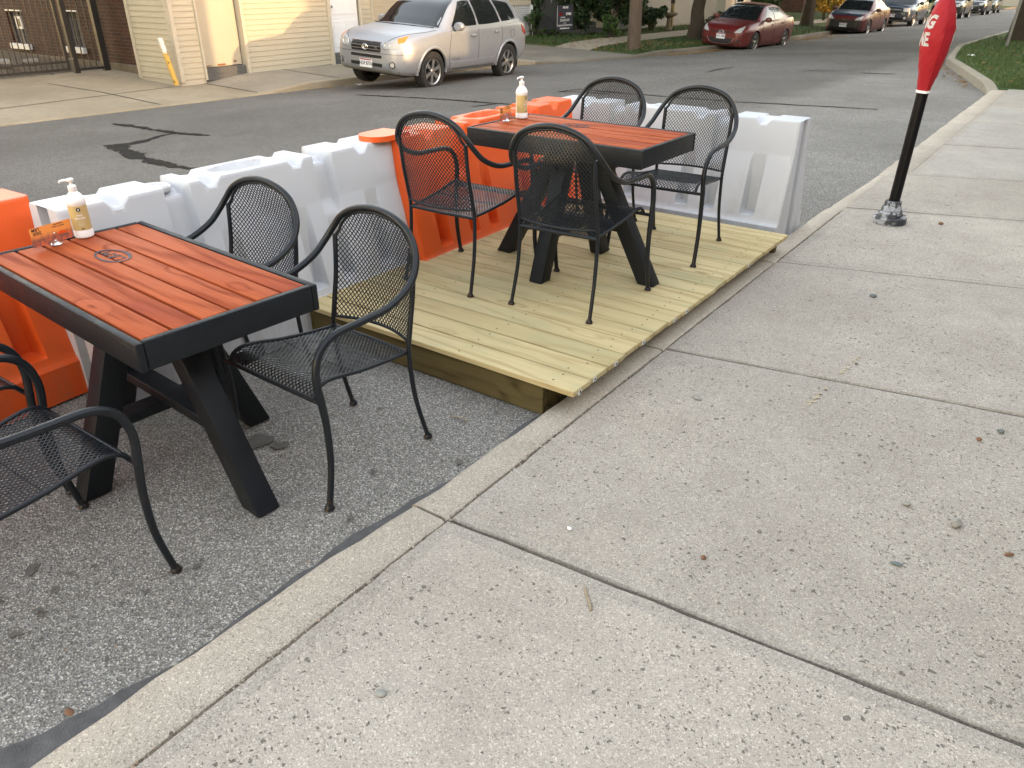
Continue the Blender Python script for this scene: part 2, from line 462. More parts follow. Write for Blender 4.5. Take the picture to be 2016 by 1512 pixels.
M['iron'] = simple('painted_iron', (.016, .015, .014), .5, var=.3)
M['grass'] = m_grass()
M['grass_shade'] = m_grass('verge_grass', (.030, .060, .016), (.075, .085, .028))
M['blade'] = m_leaf('grass_blade', (.045, .095, .018), (.12, .15, .045))
M['soil'] = simple('soil', (.09, .065, .04), .95, var=.35, scale=8, bump=.02, bscale=30)
M['leaf_dark'] = m_leaf('dark_leaf', (.012, .030, .010), (.035, .070, .020))
M['leaf_mid'] = m_leaf('green_leaf', (.025, .060, .014), (.065, .115, .028))
M['leaf_yellow'] = m_leaf('yellow_leaf', (.35, .20, .02), (.22, .20, .03))
M['leaf_dry'] = m_leaf('dry_leaf', (.22, .11, .03), (.30, .21, .07), .8)
M['bark'] = m_bark()
M['pole_wood'] = m_bark('weathered_pole', (.10, .076, .058))
M['porch'] = simple('grey_porch_paint', (.075, .078, .08), .7, var=.2)
M['roof'] = simple('roof_shingle', (.07, .065, .06), .9, var=.3, scale=12, bump=.01)
M['yellow_paint'] = simple('worn_yellow_paint', (.55, .33, .05), .6, var=.3, scale=14)
M['stone'] = simple('grey_stone', (.27, .265, .24), .85, var=.25, scale=40, bump=.003)
M['stone_brown'] = simple('brown_stone', (.17, .085, .045), .85, var=.3, scale=40, bump=.003)
M['stone_blue'] = simple('blue_grey_stone', (.13, .15, .15), .8, var=.3, scale=40, bump=.003)
M['twig'] = simple('dry_twig', (.27, .22, .15), .9, var=.3, scale=40)
SUN_E, SKY_AIR, SKY_DUST, SKY_OZ, SKY_S, EXPOSURE = .36, 1.0, 0.5, 0.5, .15, 3.68; TWIG, TWR = (-.748, 1.403, .056), R(45); STAINS = [(-2.28, 1.46, .055), (-2.19, 1.50, .03), (-2.10, .72, .009), (-2.13, .66, .007), (-2.097, .60, .010), (-1.869, .755, .008), (-2.05, .53, .011), (-1.845, .905, .010), (-1.86, .93, .007), (-1.64, 1.348, .011), (-1.77, 1.584, .012), (-1.557, 1.819, .015), (-2.007, .448, .012), (-1.493, .95, .008), (-1.88, .683, .007), (-2.18, .47, .013), (-2.24, .60, .018), (-2.33, .42, .012), (-1.72, .55, .007), (-1.95, .25, .010)]; SKY_TINT = (1.36, 1.0, .80)
# ------------------------------------------------------------------ terrain
def sp(v, k=.6): return .5 * (v + math.sqrt(v * v + k * k))
def zroad(X, Y): return -0.052 * sp(-X - 3.6) - 0.0145 * sp(Y - 12, 2)
def lerp(t, tab):
    if t <= tab[0][0]: return tab[0][1]
    for (a, b), (c, d) in zip(tab, tab[1:]):
        if t <= c: return b + (d - b) * (t - a) / (c - a)
    return tab[-1][1]
KX = [(-30, -14.3), (5.5, -14.15), (8.3, -13.8), (10.9, -13.5), (18.2, -13.2), (19.5, -12.6), (21.8, -11.3), (24.4, -10.6), (33, -10.2), (36, -10.4), (48, -10.9), (60, -11.2), (140, -11.2)]
KH = [(-30, .02), (10.3, .02), (11.4, .13), (18.4, .13), (19.2, .03), (21.6, .03), (22.8, .13), (140, .13)]
XR = [(14.0, -1.40), (14.58, -1.47), (15.74, -1.78), (17.3, -2.19), (18.5, -2.52), (20.0, -2.93), (21.6, -3.13), (25, -3.5), (32, -3.5), (140, -3.5)]
RH = [(13.9, .02), (15.2, .14), (140, .14)]
def kx(Y): return lerp(Y, KX)
def zfar(X, Y):
    k = kx(Y); return zroad(k, Y) + lerp(Y, KH) + .03 * min(k - X, 14)
def xr(Y): return lerp(Y, XR)
def zright(X, Y): return zroad(xr(Y), Y) + lerp(Y, RH)
def frange(a, b, s):
    n = max(1, int(math.ceil((b - a) / s))); return [a + (b - a) * i / n for i in range(n + 1)]
def sheet(name, xs, ys, zfn, mat, kind='structure'):
    """xs(Y, t) -> X for t in 0..1 over nx cells"""
    nx, fx = xs
    m = MB(); vs = []
    for y in ys:
        for i in range(nx + 1):
            x = fx(y, i / nx); vs.append((x, y, zfn(x, y)))
    fs = [(j * (nx + 1) + i, j * (nx + 1) + i + 1, (j + 1) * (nx + 1) + i + 1, (j + 1) * (nx + 1) + i) for j in range(len(ys) - 1) for i in range(nx)]
    m.add(vs, fs)
    o = m.build(name, mat, smooth=True, angle=30)
    o['kind'] = kind
    return o
ysroad = frange(-14, 30, .5) + frange(31, 150, 2)
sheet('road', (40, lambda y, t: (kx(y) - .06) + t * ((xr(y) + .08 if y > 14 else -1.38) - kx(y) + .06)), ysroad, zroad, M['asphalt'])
g = MB(); g.add([(-600, -600, -6), (600, -600, -6), (600, 600, -6), (-600, 600, -6)], [(0, 1, 2, 3)])
tag(g.build('ground', M['soil']), kind='structure')
# far side: verge, kerb, concrete
sheet('far_verge', (30, lambda y, t: kx(y) - .14 - t * t * 60), frange(-14, 60, .6) + frange(62, 150, 3), lambda x, y: zfar(x, y) - .012 - (.0 if x > kx(y) - 16 else .0), M['grass_shade'])
def kerb_strip(name, ys, xf, zr, hf, wd, side, mat):
    m = MB(); vs = []
    for y in ys:
        x = xf(y); z = zr(x, y); h = hf(y)
        j = (rng.random() - .5) * .012
        vs += [(x, y, z - .15), (x + side * .012 + j, y, z + h - .015), (x + side * .03 + j, y, z + h), (x + side * wd, y, z + h + .004), (x + side * wd, y, z - .15)]
    n = len(ys); fs = []
    for j in range(n - 1):
        for i in range(4): fs.append((j * 5 + i, j * 5 + i + 1, (j + 1) * 5 + i + 1, (j + 1) * 5 + i))
    fs += [(4, 3, 2, 1, 0), tuple((n - 1) * 5 + i for i in range(5))]
    m.add(vs, fs)
    return tag(m.build(name, mat, smooth=True, angle=25), kind='structure')
kerb_strip('far_kerb', frange(-14, 18.9, .35), kx, zroad, lambda y: lerp(y, KH) + .006, .17, -1, M['apron'])
kerb_strip('far_kerb', frange(18.9, 40, .35) + frange(42, 150, 3), kx, zroad, lambda y: lerp(y, KH) + .006, .17, -1, M['old_kerb'])
sheet('driveway_apron', (24, lambda y, t: kx(y) - .16 - t * (18.9 + kx(y))), frange(-14, 10.3, .6), zfar, M['apron'])
sheet('far_pavement', (14, lambda y, t: kx(y) - .16 - t * (15.7 + kx(y))), frange(10.315, 19.4, .4), zfar, M['far_walk'])
sheet('neighbour_driveway', (20, lambda y, t: kx(y) - .16 - t * (17.6 + kx(y))), frange(19.4, 21.95, .4), lambda x, y: zfar(x, y) + .003, M['old_drive'])
sheet('far_footpath', (3, lambda y, t: -12.75 - t * 1.25 - (0.25 if y < 26 else .25 + .05 * (y - 26) ** .5)), frange(21.95, 120, .8), lambda x, y: zfar(x, y) + .006, M['far_walk'])
sheet('yard', (14, lambda y, t: -18.9 - t * 16), frange(-14, 10.25, 1.5), lambda x, y: zfar(x, y) + .0, M['soil'])
j = MB()      # expansion joints of the apron
for pts in ([(-17.76, 8.13), (-16.0, 8.29), (-13.95, 8.27)], [(-15.6, 10.31), (-14.4, 10.31), (-13.6, 10.31)], [(-15.6, -2), (-15.6, 4), (-15.6, 9.6)], [(-15.7, 12.4), (-13.6, 12.35)], [(-15.7, 14.6), (-13.5, 14.6)]):
    for (a, b) in zip(pts, pts[1:]):
        n = 8; P = [(a[0] + (b[0] - a[0]) * i / n, a[1] + (b[1] - a[1]) * i / n) for i in range(n + 1)]
        for p, q in zip(P, P[1:]):
            d = Vector((q[0] - p[0], q[1] - p[1])).normalized() * .016; nx, ny = -d.y, d.x
            j.add([(p[0] + nx, p[1] + ny, zfar(*p) + .005), (p[0] - nx, p[1] - ny, zfar(*p) + .005), (q[0] - nx, q[1] - ny, zfar(*q) + .005), (q[0] + nx, q[1] + ny, zfar(*q) + .005)], [(0, 1, 2, 3)])
tag(j.build('pavement_joint', M['joint']), kind='structure')
# crack sealant on the asphalt
cr = MB()
def crack(pts, ws, wob=.03):
    P = []
    for i in range(len(pts) - 1):
        n = max(3, int(math.hypot(pts[i + 1][0] - pts[i][0], pts[i + 1][1] - pts[i][1]) / .07))
        for k in range(n):
            f = k / n
            P.append((pts[i][0] + (pts[i + 1][0] - pts[i][0]) * f + rng.gauss(0, wob * .3), pts[i][1] + (pts[i + 1][1] - pts[i][1]) * f + rng.gauss(0, wob * .3), ws[i] + (ws[i + 1] - ws[i]) * f))
    P.append((*pts[-1], ws[-1]))
    vs = []; w0 = 0
    for i, (x, y, w) in enumerate(P):
        a = P[max(0, i - 1)]; b = P[min(len(P) - 1, i + 1)]
        d = Vector((b[0] - a[0], b[1] - a[1])); d = d.normalized() if d.length > 0 else Vector((1, 0))
        w0 = .6 * w0 + .4 * rng.gauss(0, .55)
        ww = max(.006, w * (1 + w0)) / 2
        for s in (-1, 1):
            px, py = x - d.y * ww * s, y + d.x * ww * s
            vs.append((px, py, zroad(px, py) + .005))
    cr.add(vs, [(2 * i, 2 * i + 1, 2 * i + 3, 2 * i + 2) for i in range(len(P) - 1)])
crack([(-12.4, 6.49), (-12.01, 6.46), (-11.61, 6.43), (-11.01, 6.32), (-10.57, 6.28), (-10.33, 6.25), (-9.97, 6.26), (-9.58, 6.27)], [.07, .16, .08, .10, .12, .1, .16, .06], .05)
crack([(-10.33, 6.25), (-10.27, 6.0), (-10.1, 5.7), (-10.0, 5.44), (-10.09, 5.2)], [.09, .10, .11, .2, .3], .04)
crack([(-10.25, 5.2), (-9.85, 5.16), (-9.38, 5.01), (-8.83, 4.84), (-8.31, 4.75), (-7.87, 4.69), (-7.4, 4.69)], [.1, .26, .24, .14, .12, .1, .05], .05)
crack([(-11.46, 10.8), (-10.64, 10.75), (-9.59, 10.69), (-8.66, 10.54), (-7.98, 10.42), (-6.9, 10.3)], [.05, .10, .07, .09, .07, .03])
crack([(-7.97, 9.95), (-7.86, 10.2), (-7.77, 10.48)], [.04, .09, .03])
crack([(-7.83, 12.21), (-7.69, 12.7), (-6.53, 12.27), (-5.33, 11.88), (-4.32, 11.6), (-3.49, 11.57), (-2.4, 11.78)], [.06, .09, .07, .05, .05, .05, .03])
crack([(-7.82, 12.22), (-7.32, 12.26), (-6.71, 12.06)], [.05, .07, .03])
crack([(-7.01, 16.87), (-7.07, 17.77), (-7.01, 18.39)], [.05, .1, .04])
crack([(-5.12, 17.26), (-5.0, 17.57), (-4.58, 17.5), (-4.2, 17.56)], [.03, .06, .04, .03])
crack([(-3.94, 17.12), (-3.59, 17.01), (-3.31, 17.17)], [.06, .1, .05])
tag(cr.build('crack_sealant', M['tar']), kind='structure')
sn = MB()
def blot(x, y, r, el=1., rot=0.):
    n = 22; ph = [rng.random() * 6 for _ in range(3)]; P = []
    for k in range(n):
        a = 2 * PI * k / n; rr = r * (1 + .22 * math.sin(2 * a + ph[0]) + .15 * math.sin(3 * a + ph[1]) + .1 * math.sin(5 * a + ph[2]))
        px, py = rr * math.cos(a) * el, rr * math.sin(a); P.append((x + px * math.cos(rot) - py * math.sin(rot), y + px * math.sin(rot) + py * math.cos(rot), .0042))
    sn.add(P, [tuple(range(n))])
for (x, y, r) in STAINS: blot(x, y, r, 1 + rng.random() * .5, rng.random() * 3)
tag(sn.build('oil_stain', simple('oil_drips', (.105, .098, .088), .9, var=.35, scale=60)), kind='structure')
# near kerb, gutter tar and pavement slabs
JY = [-1.85, -.12, 1.49, 3.07, 4.60, 6.13, 7.52, 9.2, 10.9, 12.6, 14.62]
JS = [.05, .06, .085, .185, .28, .335, .34, .3, .2, .1, .0]
def jy(i, x): return JY[i] + JS[i] * (x + 1.33)
kb = MB()
def kleft(y): return lerp(y, [(-2, -1.56), (.2, -1.525), (.98, -1.515), (1.6, -1.475), (2.3, -1.475), (5, -1.462), (6.2, -1.45), (7, -1.42), (14.6, -1.40)])
for i in range(len(JY) - 1):
    y0 = jy(i, -1.4) + .006; y1 = jy(i + 1, -1.4) - .006
    top = .05 if i < 5 else .035
    wr = -1.336 if i < 6 else -1.19
    ys = frange(y0, y1, .12); vs = []
    for k, y in enumerate(ys):
        x = kleft(y) + rng.gauss(0, .004); e = .006 if k in (0, len(ys) - 1) else 0
        tp = top - e
        vs += [(x - .012, y, -.08), (x, y, tp - .016 + rng.gauss(0, .0015)), (x + .008, y, tp - .005), (x + .02, y, tp), (wr - .012, y, tp + .001), (wr - .003, y, tp - .006), (wr, y, -.08)]
    n = len(ys)
    kb.add(vs, [(a * 7 + b, a * 7 + b + 1, (a + 1) * 7 + b + 1, (a + 1) * 7 + b) for a in range(n - 1) for b in range(6)] + [tuple(range(7)), tuple((n - 1) * 7 + b for b in range(6, -1, -1))])
tag(kb.build('kerb', M['kerb'], smooth=True, angle=50), kind='structure')
gt = MB(); vs = []
ys = frange(-2, 14, .06); w0 = 0
for y in ys:
    w0 = .85 * w0 + rng.gauss(0, .009)
    w = max(.004, lerp(y, [(-2, .16), (.2, .15), (.45, .085), (.7, .05), (1.4, .07), (2.0, .05), (5, .03), (6.5, .012), (14, .004)]) + w0 * lerp(y, [(4, .8), (7, .1)]))
    x = kleft(y)
    vs += [(x - w, y, .0045), (x - w * .5, y, .006), (x + .01, y, .012)]
gt.add(vs, [(a * 3 + b, a * 3 + b + 1, (a + 1) * 3 + b + 1, (a + 1) * 3 + b) for a in range(len(ys) - 1) for b in range(2)])
tag(gt.build('gutter_tar', M['wet'], smooth=True), kind='structure')
sl = MB()
def slab(i, xa, xb, mi, top):
    e = .0085
    P = lambda x, k, d: (x, jy(k, x) + d)
    q = [P(xa + e, i, e), P(xb - e, i, e), P(xb - e, i + 1, -e), P(xa + e, i + 1, -e)]
    b = .058
    r = [P(xa + b, i, b), P(xb - b, i, b), P(xb - b, i + 1, -b), P(xa + b, i + 1, -b)]
    def ins(poly, d):
        c = (sum(p[0] for p in poly) / 4, sum(p[1] for p in poly) / 4)
        out = []
        for p in poly:
            out.append((p[0] + (d if p[0] < c[0] else -d), p[1] + (d if p[1] < c[1] else -d)))
        return out
    q2 = ins(q, .005)
    N = 24      # subdivide edges with a tiny wobble so that arrises read as worn
    def loop(poly, z, amp=0.0):
        out = []
        for a in range(4):
            p, s = poly[a], poly[(a + 1) % 4]
            for k in range(N):
                f = k / N; w = 0 if k == 0 else rng.gauss(0, amp)
                out.append((p[0] + (s[0] - p[0]) * f + w, p[1] + (s[1] - p[1]) * f + w, z))
        return out
    L = [loop(q, -.08), loop(q, top - .008, .0025), loop(q2, top - .001, .002), loop(r, top - .001), loop(ins(r, .003), top + .0006)]
    n = 4 * N; vs = [p for l in L for p in l]
    fs = [(a * n + k, a * n + (k + 1) % n, (a + 1) * n + (k + 1) % n, (a + 1) * n + k) for a in range(2) for k in range(n)]
    fs2 = [(a * n + k, a * n + (k + 1) % n, (a + 1) * n + (k + 1) % n, (a + 1) * n + k) for a in (2, 3) for k in range(n)]
    o = len(sl.v); sl.add(vs, fs, 1); 
    for f in fs2: sl.f.append(tuple(v + o for v in f)); sl.mi.append(1); sl.r.append(.5)
    sl.f.append(tuple(o + 4 * n + k for k in range(n))); sl.mi.append(mi); sl.r.append(rng.random())
for i in range(len(JY) - 1):
    xa = -1.336 if i < 6 else -1.19
    slab(i, xa, 1.05, 0 if i < 6 else 2, .05 + (.002 if i % 2 else 0))
    slab(i, 1.05, 3.4, 0 if i < 6 else 2, .05)
tag(sl.build('sidewalk', [M['walk'], M['walk_edge'], M['walk_smooth']], smooth=True, angle=20), kind='structure')
jb = MB(); jb.b2(-1.385, 4.1, -2, 14.62, -.09, .008)
tag(jb.build('joint_bed', M['joint']), kind='structure')
pt = MB()
for k in range(46):      # traces of an old orange utility marking
    f = k / 45; x = -.62 + .05 * f + rng.gauss(0, .007); y = 2.88 + .62 * f
    if rng.random() < .35: continue
    a = [(x + rng.gauss(0, .006) + .008 * math.cos(q), y + rng.gauss(0, .004) + .009 * math.sin(q), .0532 + (.002 if y > jy(3, x) else 0)) for q in (0, 1.1, 2.2, 3.3, 4.4, 5.4)]
    if abs(y - jy(3, x)) > .07: pt.add(a, [tuple(range(6))])
tag(pt.build('paint_trace', simple('faded_orange_mark', (.43, .355, .25), .9, var=.1, scale=60)), kind='structure')
# bump-out kerb, lawn and path on the right
kerb_strip('lawn_kerb', frange(13.9, 32, .3) + frange(33, 150, 3), xr, zroad, lambda y: lerp(y, RH), .16, 1, M['far_walk'])
sheet('lawn', (30, lambda y, t: xr(y) + .16 + t * (.75 - xr(y))), frange(14.66, 60, .5) + frange(62, 150, 4), lambda x, y: zright(x, y) + .01 * math.sin(x * 3 + y), M['grass'])
sheet('right_path', (3, lambda y, t: .9 + 1.6 * t), frange(14.63, 150, 2), zright, M['walk_smooth'])
sheet('right_yard', (4, lambda y, t: 2.5 + 60 * t * t), frange(14.63, 150, 3), lambda x, y: zright(x, y) - .01, M['grass'])
sheet('forecourt', (3, lambda y, t: 3.4 + 22 * t), frange(-40, 14.7, 4), lambda x, y: .045, M['walk_smooth'])
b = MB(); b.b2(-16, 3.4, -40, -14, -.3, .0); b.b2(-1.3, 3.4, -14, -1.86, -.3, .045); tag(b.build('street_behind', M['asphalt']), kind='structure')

# grass blades and fallen leaves
gb = MB()
for _ in range(15000):
    y = 14.8 + 16 * rng.random() ** 1.6; x = xr(y) + .2 + rng.random() * (.6 - xr(y))
    z = zright(x, y); h = .035 + .05 * rng.random(); a = rng.random() * PI; w = .006 + .004 * (y - 14) / 10
    dx, dy = math.cos(a) * w, math.sin(a) * w; lx, ly = rng.gauss(0, .025), rng.gauss(0, .025)
    gb.add([(x - dx, y - dy, z), (x + dx, y + dy, z), (x + lx, y + ly, z + h)], [(0, 1, 2)])
tag(gb.build('lawn_grass', M['blade']), kind='stuff')
gb = MB()
for _ in range(9000):
    y = 22.3 + 20 * rng.random() ** 1.5; x = kx(y) - .2 - rng.random() * 5.5
    if -14.35 < x < -12.8: continue
    z = zfar(x, y) - .01; h = .05 + .07 * rng.random(); a = rng.random() * PI; w = .012
    dx, dy = math.cos(a) * w, math.sin(a) * w; lx, ly = rng.gauss(0, .03), rng.gauss(0, .03)
    gb.add([(x - dx, y - dy, z), (x + dx, y + dy, z), (x + lx, y + ly, z + h)], [(0, 1, 2)])
tag(gb.build('verge_grass', M['leaf_mid']), kind='stuff')
fl = MB()
def leaf_flat(x, y, z, s):
    a = rng.random() * 2 * PI; c, n = math.cos(a), math.sin(a)
    t1, t2 = rng.gauss(0, .25), rng.gauss(0, .25)
    P = [(-1, 0), (-.2, .55), (1, 0), (-.2, -.55)]
    fl.add([(x + (p * c - q * n) * s, y + (p * n + q * c) * s, z + .006 + abs(p * t1 + q * t2) * s) for p, q in P], [(0, 1, 2, 3)])
for _ in range(420):
    y = 21.9 + rng.random() * 3.2; leaf_flat(kx(y) - rng.random() * 4.5 - .1, y, zfar(-13, y) + .03, .035 + rng.random() * .03)
for _ in range(260):
    y = 11.3 + rng.random() * 9; x = kx(y) + abs(rng.gauss(0, .25)) + .04; leaf_flat(x, y, zroad(x, y), .02 + rng.random() * .03)
for _ in range(220):
    y = 22.8 + rng.random() * 3; x = kx(y) + abs(rng.gauss(0, .3)) + .04; leaf_flat(x, y, zroad(x, y), .03 + rng.random() * .035)
for _ in range(200):
    y = 32 + rng.random() * 5; x = kx(y) + abs(rng.gauss(0, .5)) + .04; leaf_flat(x, y, zroad(x, y), .04 + rng.random() * .05)
for _ in range(160):
    y = 15.2 + rng.random() * 7; x = xr(y) - abs(rng.gauss(0, .16)) - .04; leaf_flat(x, y, zroad(x, y), .025 + rng.random() * .03)
for _ in range(60):
    y = 15 + rng.random() * 9; x = xr(y) + .2 + rng.random() * 2; leaf_flat(x, y, zright(x, y) + .04, .03 + rng.random() * .03)
tag(fl.build('fallen_leaves', M['leaf_dry']), kind='stuff')
# ------------------------------------------------------------------ deck
DX0, DX1, DY0, DZ = -2.99, -1.345, 2.262, .165
deck = thing('deck_platform', 'low platform of new yellowish timber boards between the barriers and the kerb', 'deck', (-2.15, 3.5, 0))
def dl(x, y, z): return (x + 2.15, y - 3.5, z)
db = MB(); sc = MB(); SCR = []; TAGS = []
NB = 18; pitch = .1415
for i in range(NB):
    y = DY0 + (i + .5) * pitch
    x1 = DX1 + rng.gauss(0, .004) - (.004 * i / NB)
    c = dl((DX0 + x1) / 2, y, DZ - .0125)
    db.box(c, (x1 - DX0, pitch - .0085, .025), rot=(0, 0, rng.gauss(0, .0006)), bev=.004, seg=2)
    for k, sx in enumerate((-1.40 - .05, -1.95, -2.5, -2.93)):
        for dy in (-.035, .035):
            sx2 = sx + rng.gauss(0, .012)
            p = dl(sx2, y + dy + rng.gauss(0, .006), DZ)
            SCR.append(p)
    if i in (0, 1, 2, 4, 6, 7, 13) :
        p = dl(x1, y - .015 + rng.gauss(0, .012), DZ - .0125)
        tl = .42 if i == 0 else 0
        TAGS.append((p, tl, i))
DY1 = DY0 + NB * pitch
db.build('deck_board', M['deck'], deck)
sc.lathe([(.0042, -.002), (.0042, .0007), (.0, .0008)], 8)
SCR.sort(key=lambda p: p[1] - .5 * p[0])
s0 = sc.build('screw', M['screw'], deck, loc=SCR[0])
for p in SCR[1:99]:
    q = s0.copy(); COL.objects.link(q); q.location = p
rest = MB()
for p in SCR[99:]: rest.lathe([(.0042, -.002), (.0042, .0007), (.0, .0008)], 8, p)
tag(rest.build('screws', M['screw'], deck), kind='stuff')
for p, tl, i in TAGS:
    q = MB(); q.box((.0012, 0, 0), (.0008, .026, .019))
    tm = q.build('lumber_tag', M['paper'], deck, loc=(p[0], p[1], p[2] - (.006 if i == 0 else 0)), rot=(tl, 0, 0))
    q = MB(); q.box((.0018, .002, 0), (.0006, .012, .010)); q.build('printed_mark', M['ink'], tm)
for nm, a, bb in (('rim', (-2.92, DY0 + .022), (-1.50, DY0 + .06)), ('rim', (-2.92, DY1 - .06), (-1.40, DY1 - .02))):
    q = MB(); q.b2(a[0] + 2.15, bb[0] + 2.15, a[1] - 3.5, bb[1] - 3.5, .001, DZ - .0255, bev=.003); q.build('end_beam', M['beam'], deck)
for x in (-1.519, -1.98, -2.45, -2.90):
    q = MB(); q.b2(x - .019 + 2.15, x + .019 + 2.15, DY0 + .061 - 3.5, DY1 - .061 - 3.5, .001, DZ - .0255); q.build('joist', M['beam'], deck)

# ------------------------------------------------------------------ water-filled barriers
def sstep(a, b, x):
    if a == b: return 1.0 if x > a else 0.0
    t = min(1, max(0, (x - a) / (b - a))); return t * t * (3 - 2 * t)
BL, BH = 1.80, .82
def barrier_mesh():
    """local x = length, y = thickness, z up. front face is -y"""
    GR, NO, PK = (-.40, .40), (-.235, .235, -.665, .665), ((-.68, .046), (.68, .046), (-.40, .040), (.40, .040), (-.205, .040), (.205, .040))
    us = set(round(-BL / 2 + BL * i / 72, 4) for i in range(73))
    for cx, w in PK:
        for d in (w + .006, w - .002, w - .010): us |= {round(cx - d, 4), round(cx + d, 4)}
    for cx in GR:
        for d in (.062, .050, .042): us |= {round(cx - d, 4), round(cx + d, 4)}
    for cx in NO:
        for d in (.052, .040, .022, .012): us |= {round(cx - d, 4), round(cx + d, 4)}
    for d in (.005, .012, .020): us |= {round(BL / 2 - d, 4), round(-BL / 2 + d, 4)}
    us = sorted(us); NX = len(us) - 1
    zs = [0, .03, .08, .135, .150, .156, .164, .170, .196, .202, .208] + [.208 + (.588 - .208) * i / 14 for i in range(1, 15)] + [.596, .604, .612] + [.612 + (.80 - .612) * i / 8 for i in range(1, 9)]
    def half(z):
        if z <= .150: return .262
        if z <= .170: return .262 - (z - .150) / .020 * .020
        if z <= .600: return .242 - (z - .170) / .430 * .106
        return .136 - (z - .600) / .22 * .026
    def lin(a, b, x): return min(1, max(0, (x - a) / (b - a)))
    def face(u, z):
        h = half(z); y = h
        for cx, w in PK:          # tall pockets with a plumb floor
            sh = .03 * (z - .4) * (1 if cx > 0 else -1)
            a = lin(w + .006, w - .008, abs(u - cx)) * lin(.199, .206, z) * lin(.61, .59, z)
            if a > 0: y = min(y, h - a * max(0, h - .137))
        for cx in GR:             # slots that run up into the stepped top
            a = lin(.062, .044, abs(u - cx)) * lin(.47, .58, z)
            if a > 0: y = min(y, h - a * .045)
        return y
    def top(u, y):
        h = BH
        for cx in GR: h -= .052 * lin(.054, .044, abs(u - cx)) * (1 - .35 * lin(.045, .02, abs(y)))
        for cx in NO: h -= .036 * lin(.052, .016, abs(u - cx)) * lin(.03, .07, abs(y))
        h -= .06 * lin(.100, .086, math.hypot(u * .62, y * 1.40))
        h -= .014 * lin(.40, .44, abs(u)) * lin(.9, .3, abs(u) - .2) * 0
        return h
    ytop = [-1, -.97, -.9, -.8, -.7, -.6, -.5, -.42, -.3, -.18, -.06, .06, .18, .3, .42, .5, .6, .7, .8, .9, .97, 1]
    NT_ = len(ytop); n = len(zs); out = []
    for u in us:
        ed = -.010 * lin(BL / 2 - .020, BL / 2, abs(u)) ** 2
        f = [(u, -(face(u, z) + ed), z) for z in zs]
        hw = abs(f[-1][1]) - .001
        tp = []
        for k, t in enumerate(ytop):
            y = hw * t; z = top(u, y) - (.008 if k in (0, NT_ - 1) else .002 if k in (1, NT_ - 2) else 0)
            tp.append((u, y, z))
        bk = [(u, face(u, z) + ed, z) for z in reversed(zs)]
        tL, tR = tp[0][2], tp[-1][2]
        f = [(p[0], p[1], min(p[2], tL - .0005 * (n - i))) for i, p in enumerate(f)]
        bk = [(p[0], p[1], min(p[2], tR - .0005 * (i + 1))) for i, p in enumerate(bk)]
        out.append(f + tp + bk)
    cols = len(out[0]); m = MB()
    m.add([p for r in out for p in r], [(i * cols + k, i * cols + k + 1, (i + 1) * cols + k + 1, (i + 1) * cols + k) for i in range(NX) for k in range(cols - 1)])
    for i, sgn in ((0, -1), (NX, 1)):      # recessed end faces: two prongs and an inset channel
        r = out[i]; u = r[0][0]; ui = u - sgn * .055
        kL = n + 7; kR = n + NT_ - 8
        F = r[:kL + 1]; B = r[kR:]
        m.add(F + [(u, F[-1][1], 0)], [tuple(range(len(F) + 1))]); m.add(B + [(u, B[0][1], 0)], [tuple(range(len(B) + 1))])
        a, b = F[-1], B[0]; mid = r[kL:kR + 1]
        m.add([(ui, p[1], p[2]) for p in mid] + [(ui, b[1], 0), (ui, a[1], 0)], [tuple(range(len(mid) + 2))])
        m.add([a, (ui, a[1], a[2]), (ui, a[1], 0), (u, a[1], 0)], [(0, 1, 2, 3)])
        m.add([b, (ui, b[1], b[2]), (ui, b[1], 0), (u, b[1], 0)], [(0, 1, 2, 3)])
    return m
bm_ = barrier_mesh()
def cap_mb():
    c = MB(); c.lathe([(.062, 0), (.066, .006), (.066, .02), (.058, .027), (.03, .028), (.026, .022), (0, .022)], 28, (0, 0, 0)); return c
def lug_mb():
    c = MB()
    P = [(.0, -.095), (.16, -.095)] + [(.16 + .095 * math.sin(a), -.095 * math.cos(a)) for a in [PI * k / 14 for k in range(1, 14)]] + [(.16, .095), (0, .095)]
    c.prism(P, 0, .028); return c
def barrier(mat, label, loc, rz, sz, lug=0, forks=True, cap=None):
    t = thing('barrier', label, 'barrier', loc, rz, 'plastic water barriers round the parklet')
    o = bm_.build('barrier_body', mat, t, smooth=True, angle=38) if barrier.proto is None else barrier.proto.copy()
    if barrier.proto is None: barrier.proto = o
    else:
        COL.objects.link(o); o.parent = t
        o.material_slots[0].link = 'OBJECT'; o.material_slots[0].material = mat
    o.scale = (1, 1, sz)
    for y in (-1, 1):
        for x in (-.30, .30):
            f = MB(); f.b2(x - .085, x + .085, y * .2635 - .006, y * .2635 + .002, .001, .062, bev=.0); f.build('fork_pocket', M['trim_black'], t)
    if lug:
        l = lug_mb().build('hinge_lug', mat, t, loc=(lug * .80, 0, BH * sz - .010), rot=(0, 0, 0 if lug > 0 else PI), smooth=True, angle=30)
    if cap is not None:
        cap_mb().build('pin_cap', mat, t, loc=(cap, 0, BH * sz - .036), smooth=True, angle=30)
    return t
barrier.proto = None
# local -y (front) faces +X when rz = 90 deg ; local +x then points to +Y
barrier(M['white_plastic'], 'white plastic barrier behind the near table, joined to the orange one at the platform', (-3.155, 2.20, 0), R(90.0), 1.0, 0, cap=-.435)
barrier(M['orange_plastic'], 'orange plastic barrier standing along the side of the timber platform', (-3.11, 3.99, 0), R(91.0), 1.01, -1)
barrier(M['orange_plastic'], 'orange plastic barrier cut off by the left edge behind the near table', (-3.44, .45, 0), R(92.5), 1.0, 0)
barrier(M['white_plastic'], 'white plastic barrier closing the far end of the platform, beside the kerb', (-2.375, 5.23, 0), R(0.0), .96, 0)

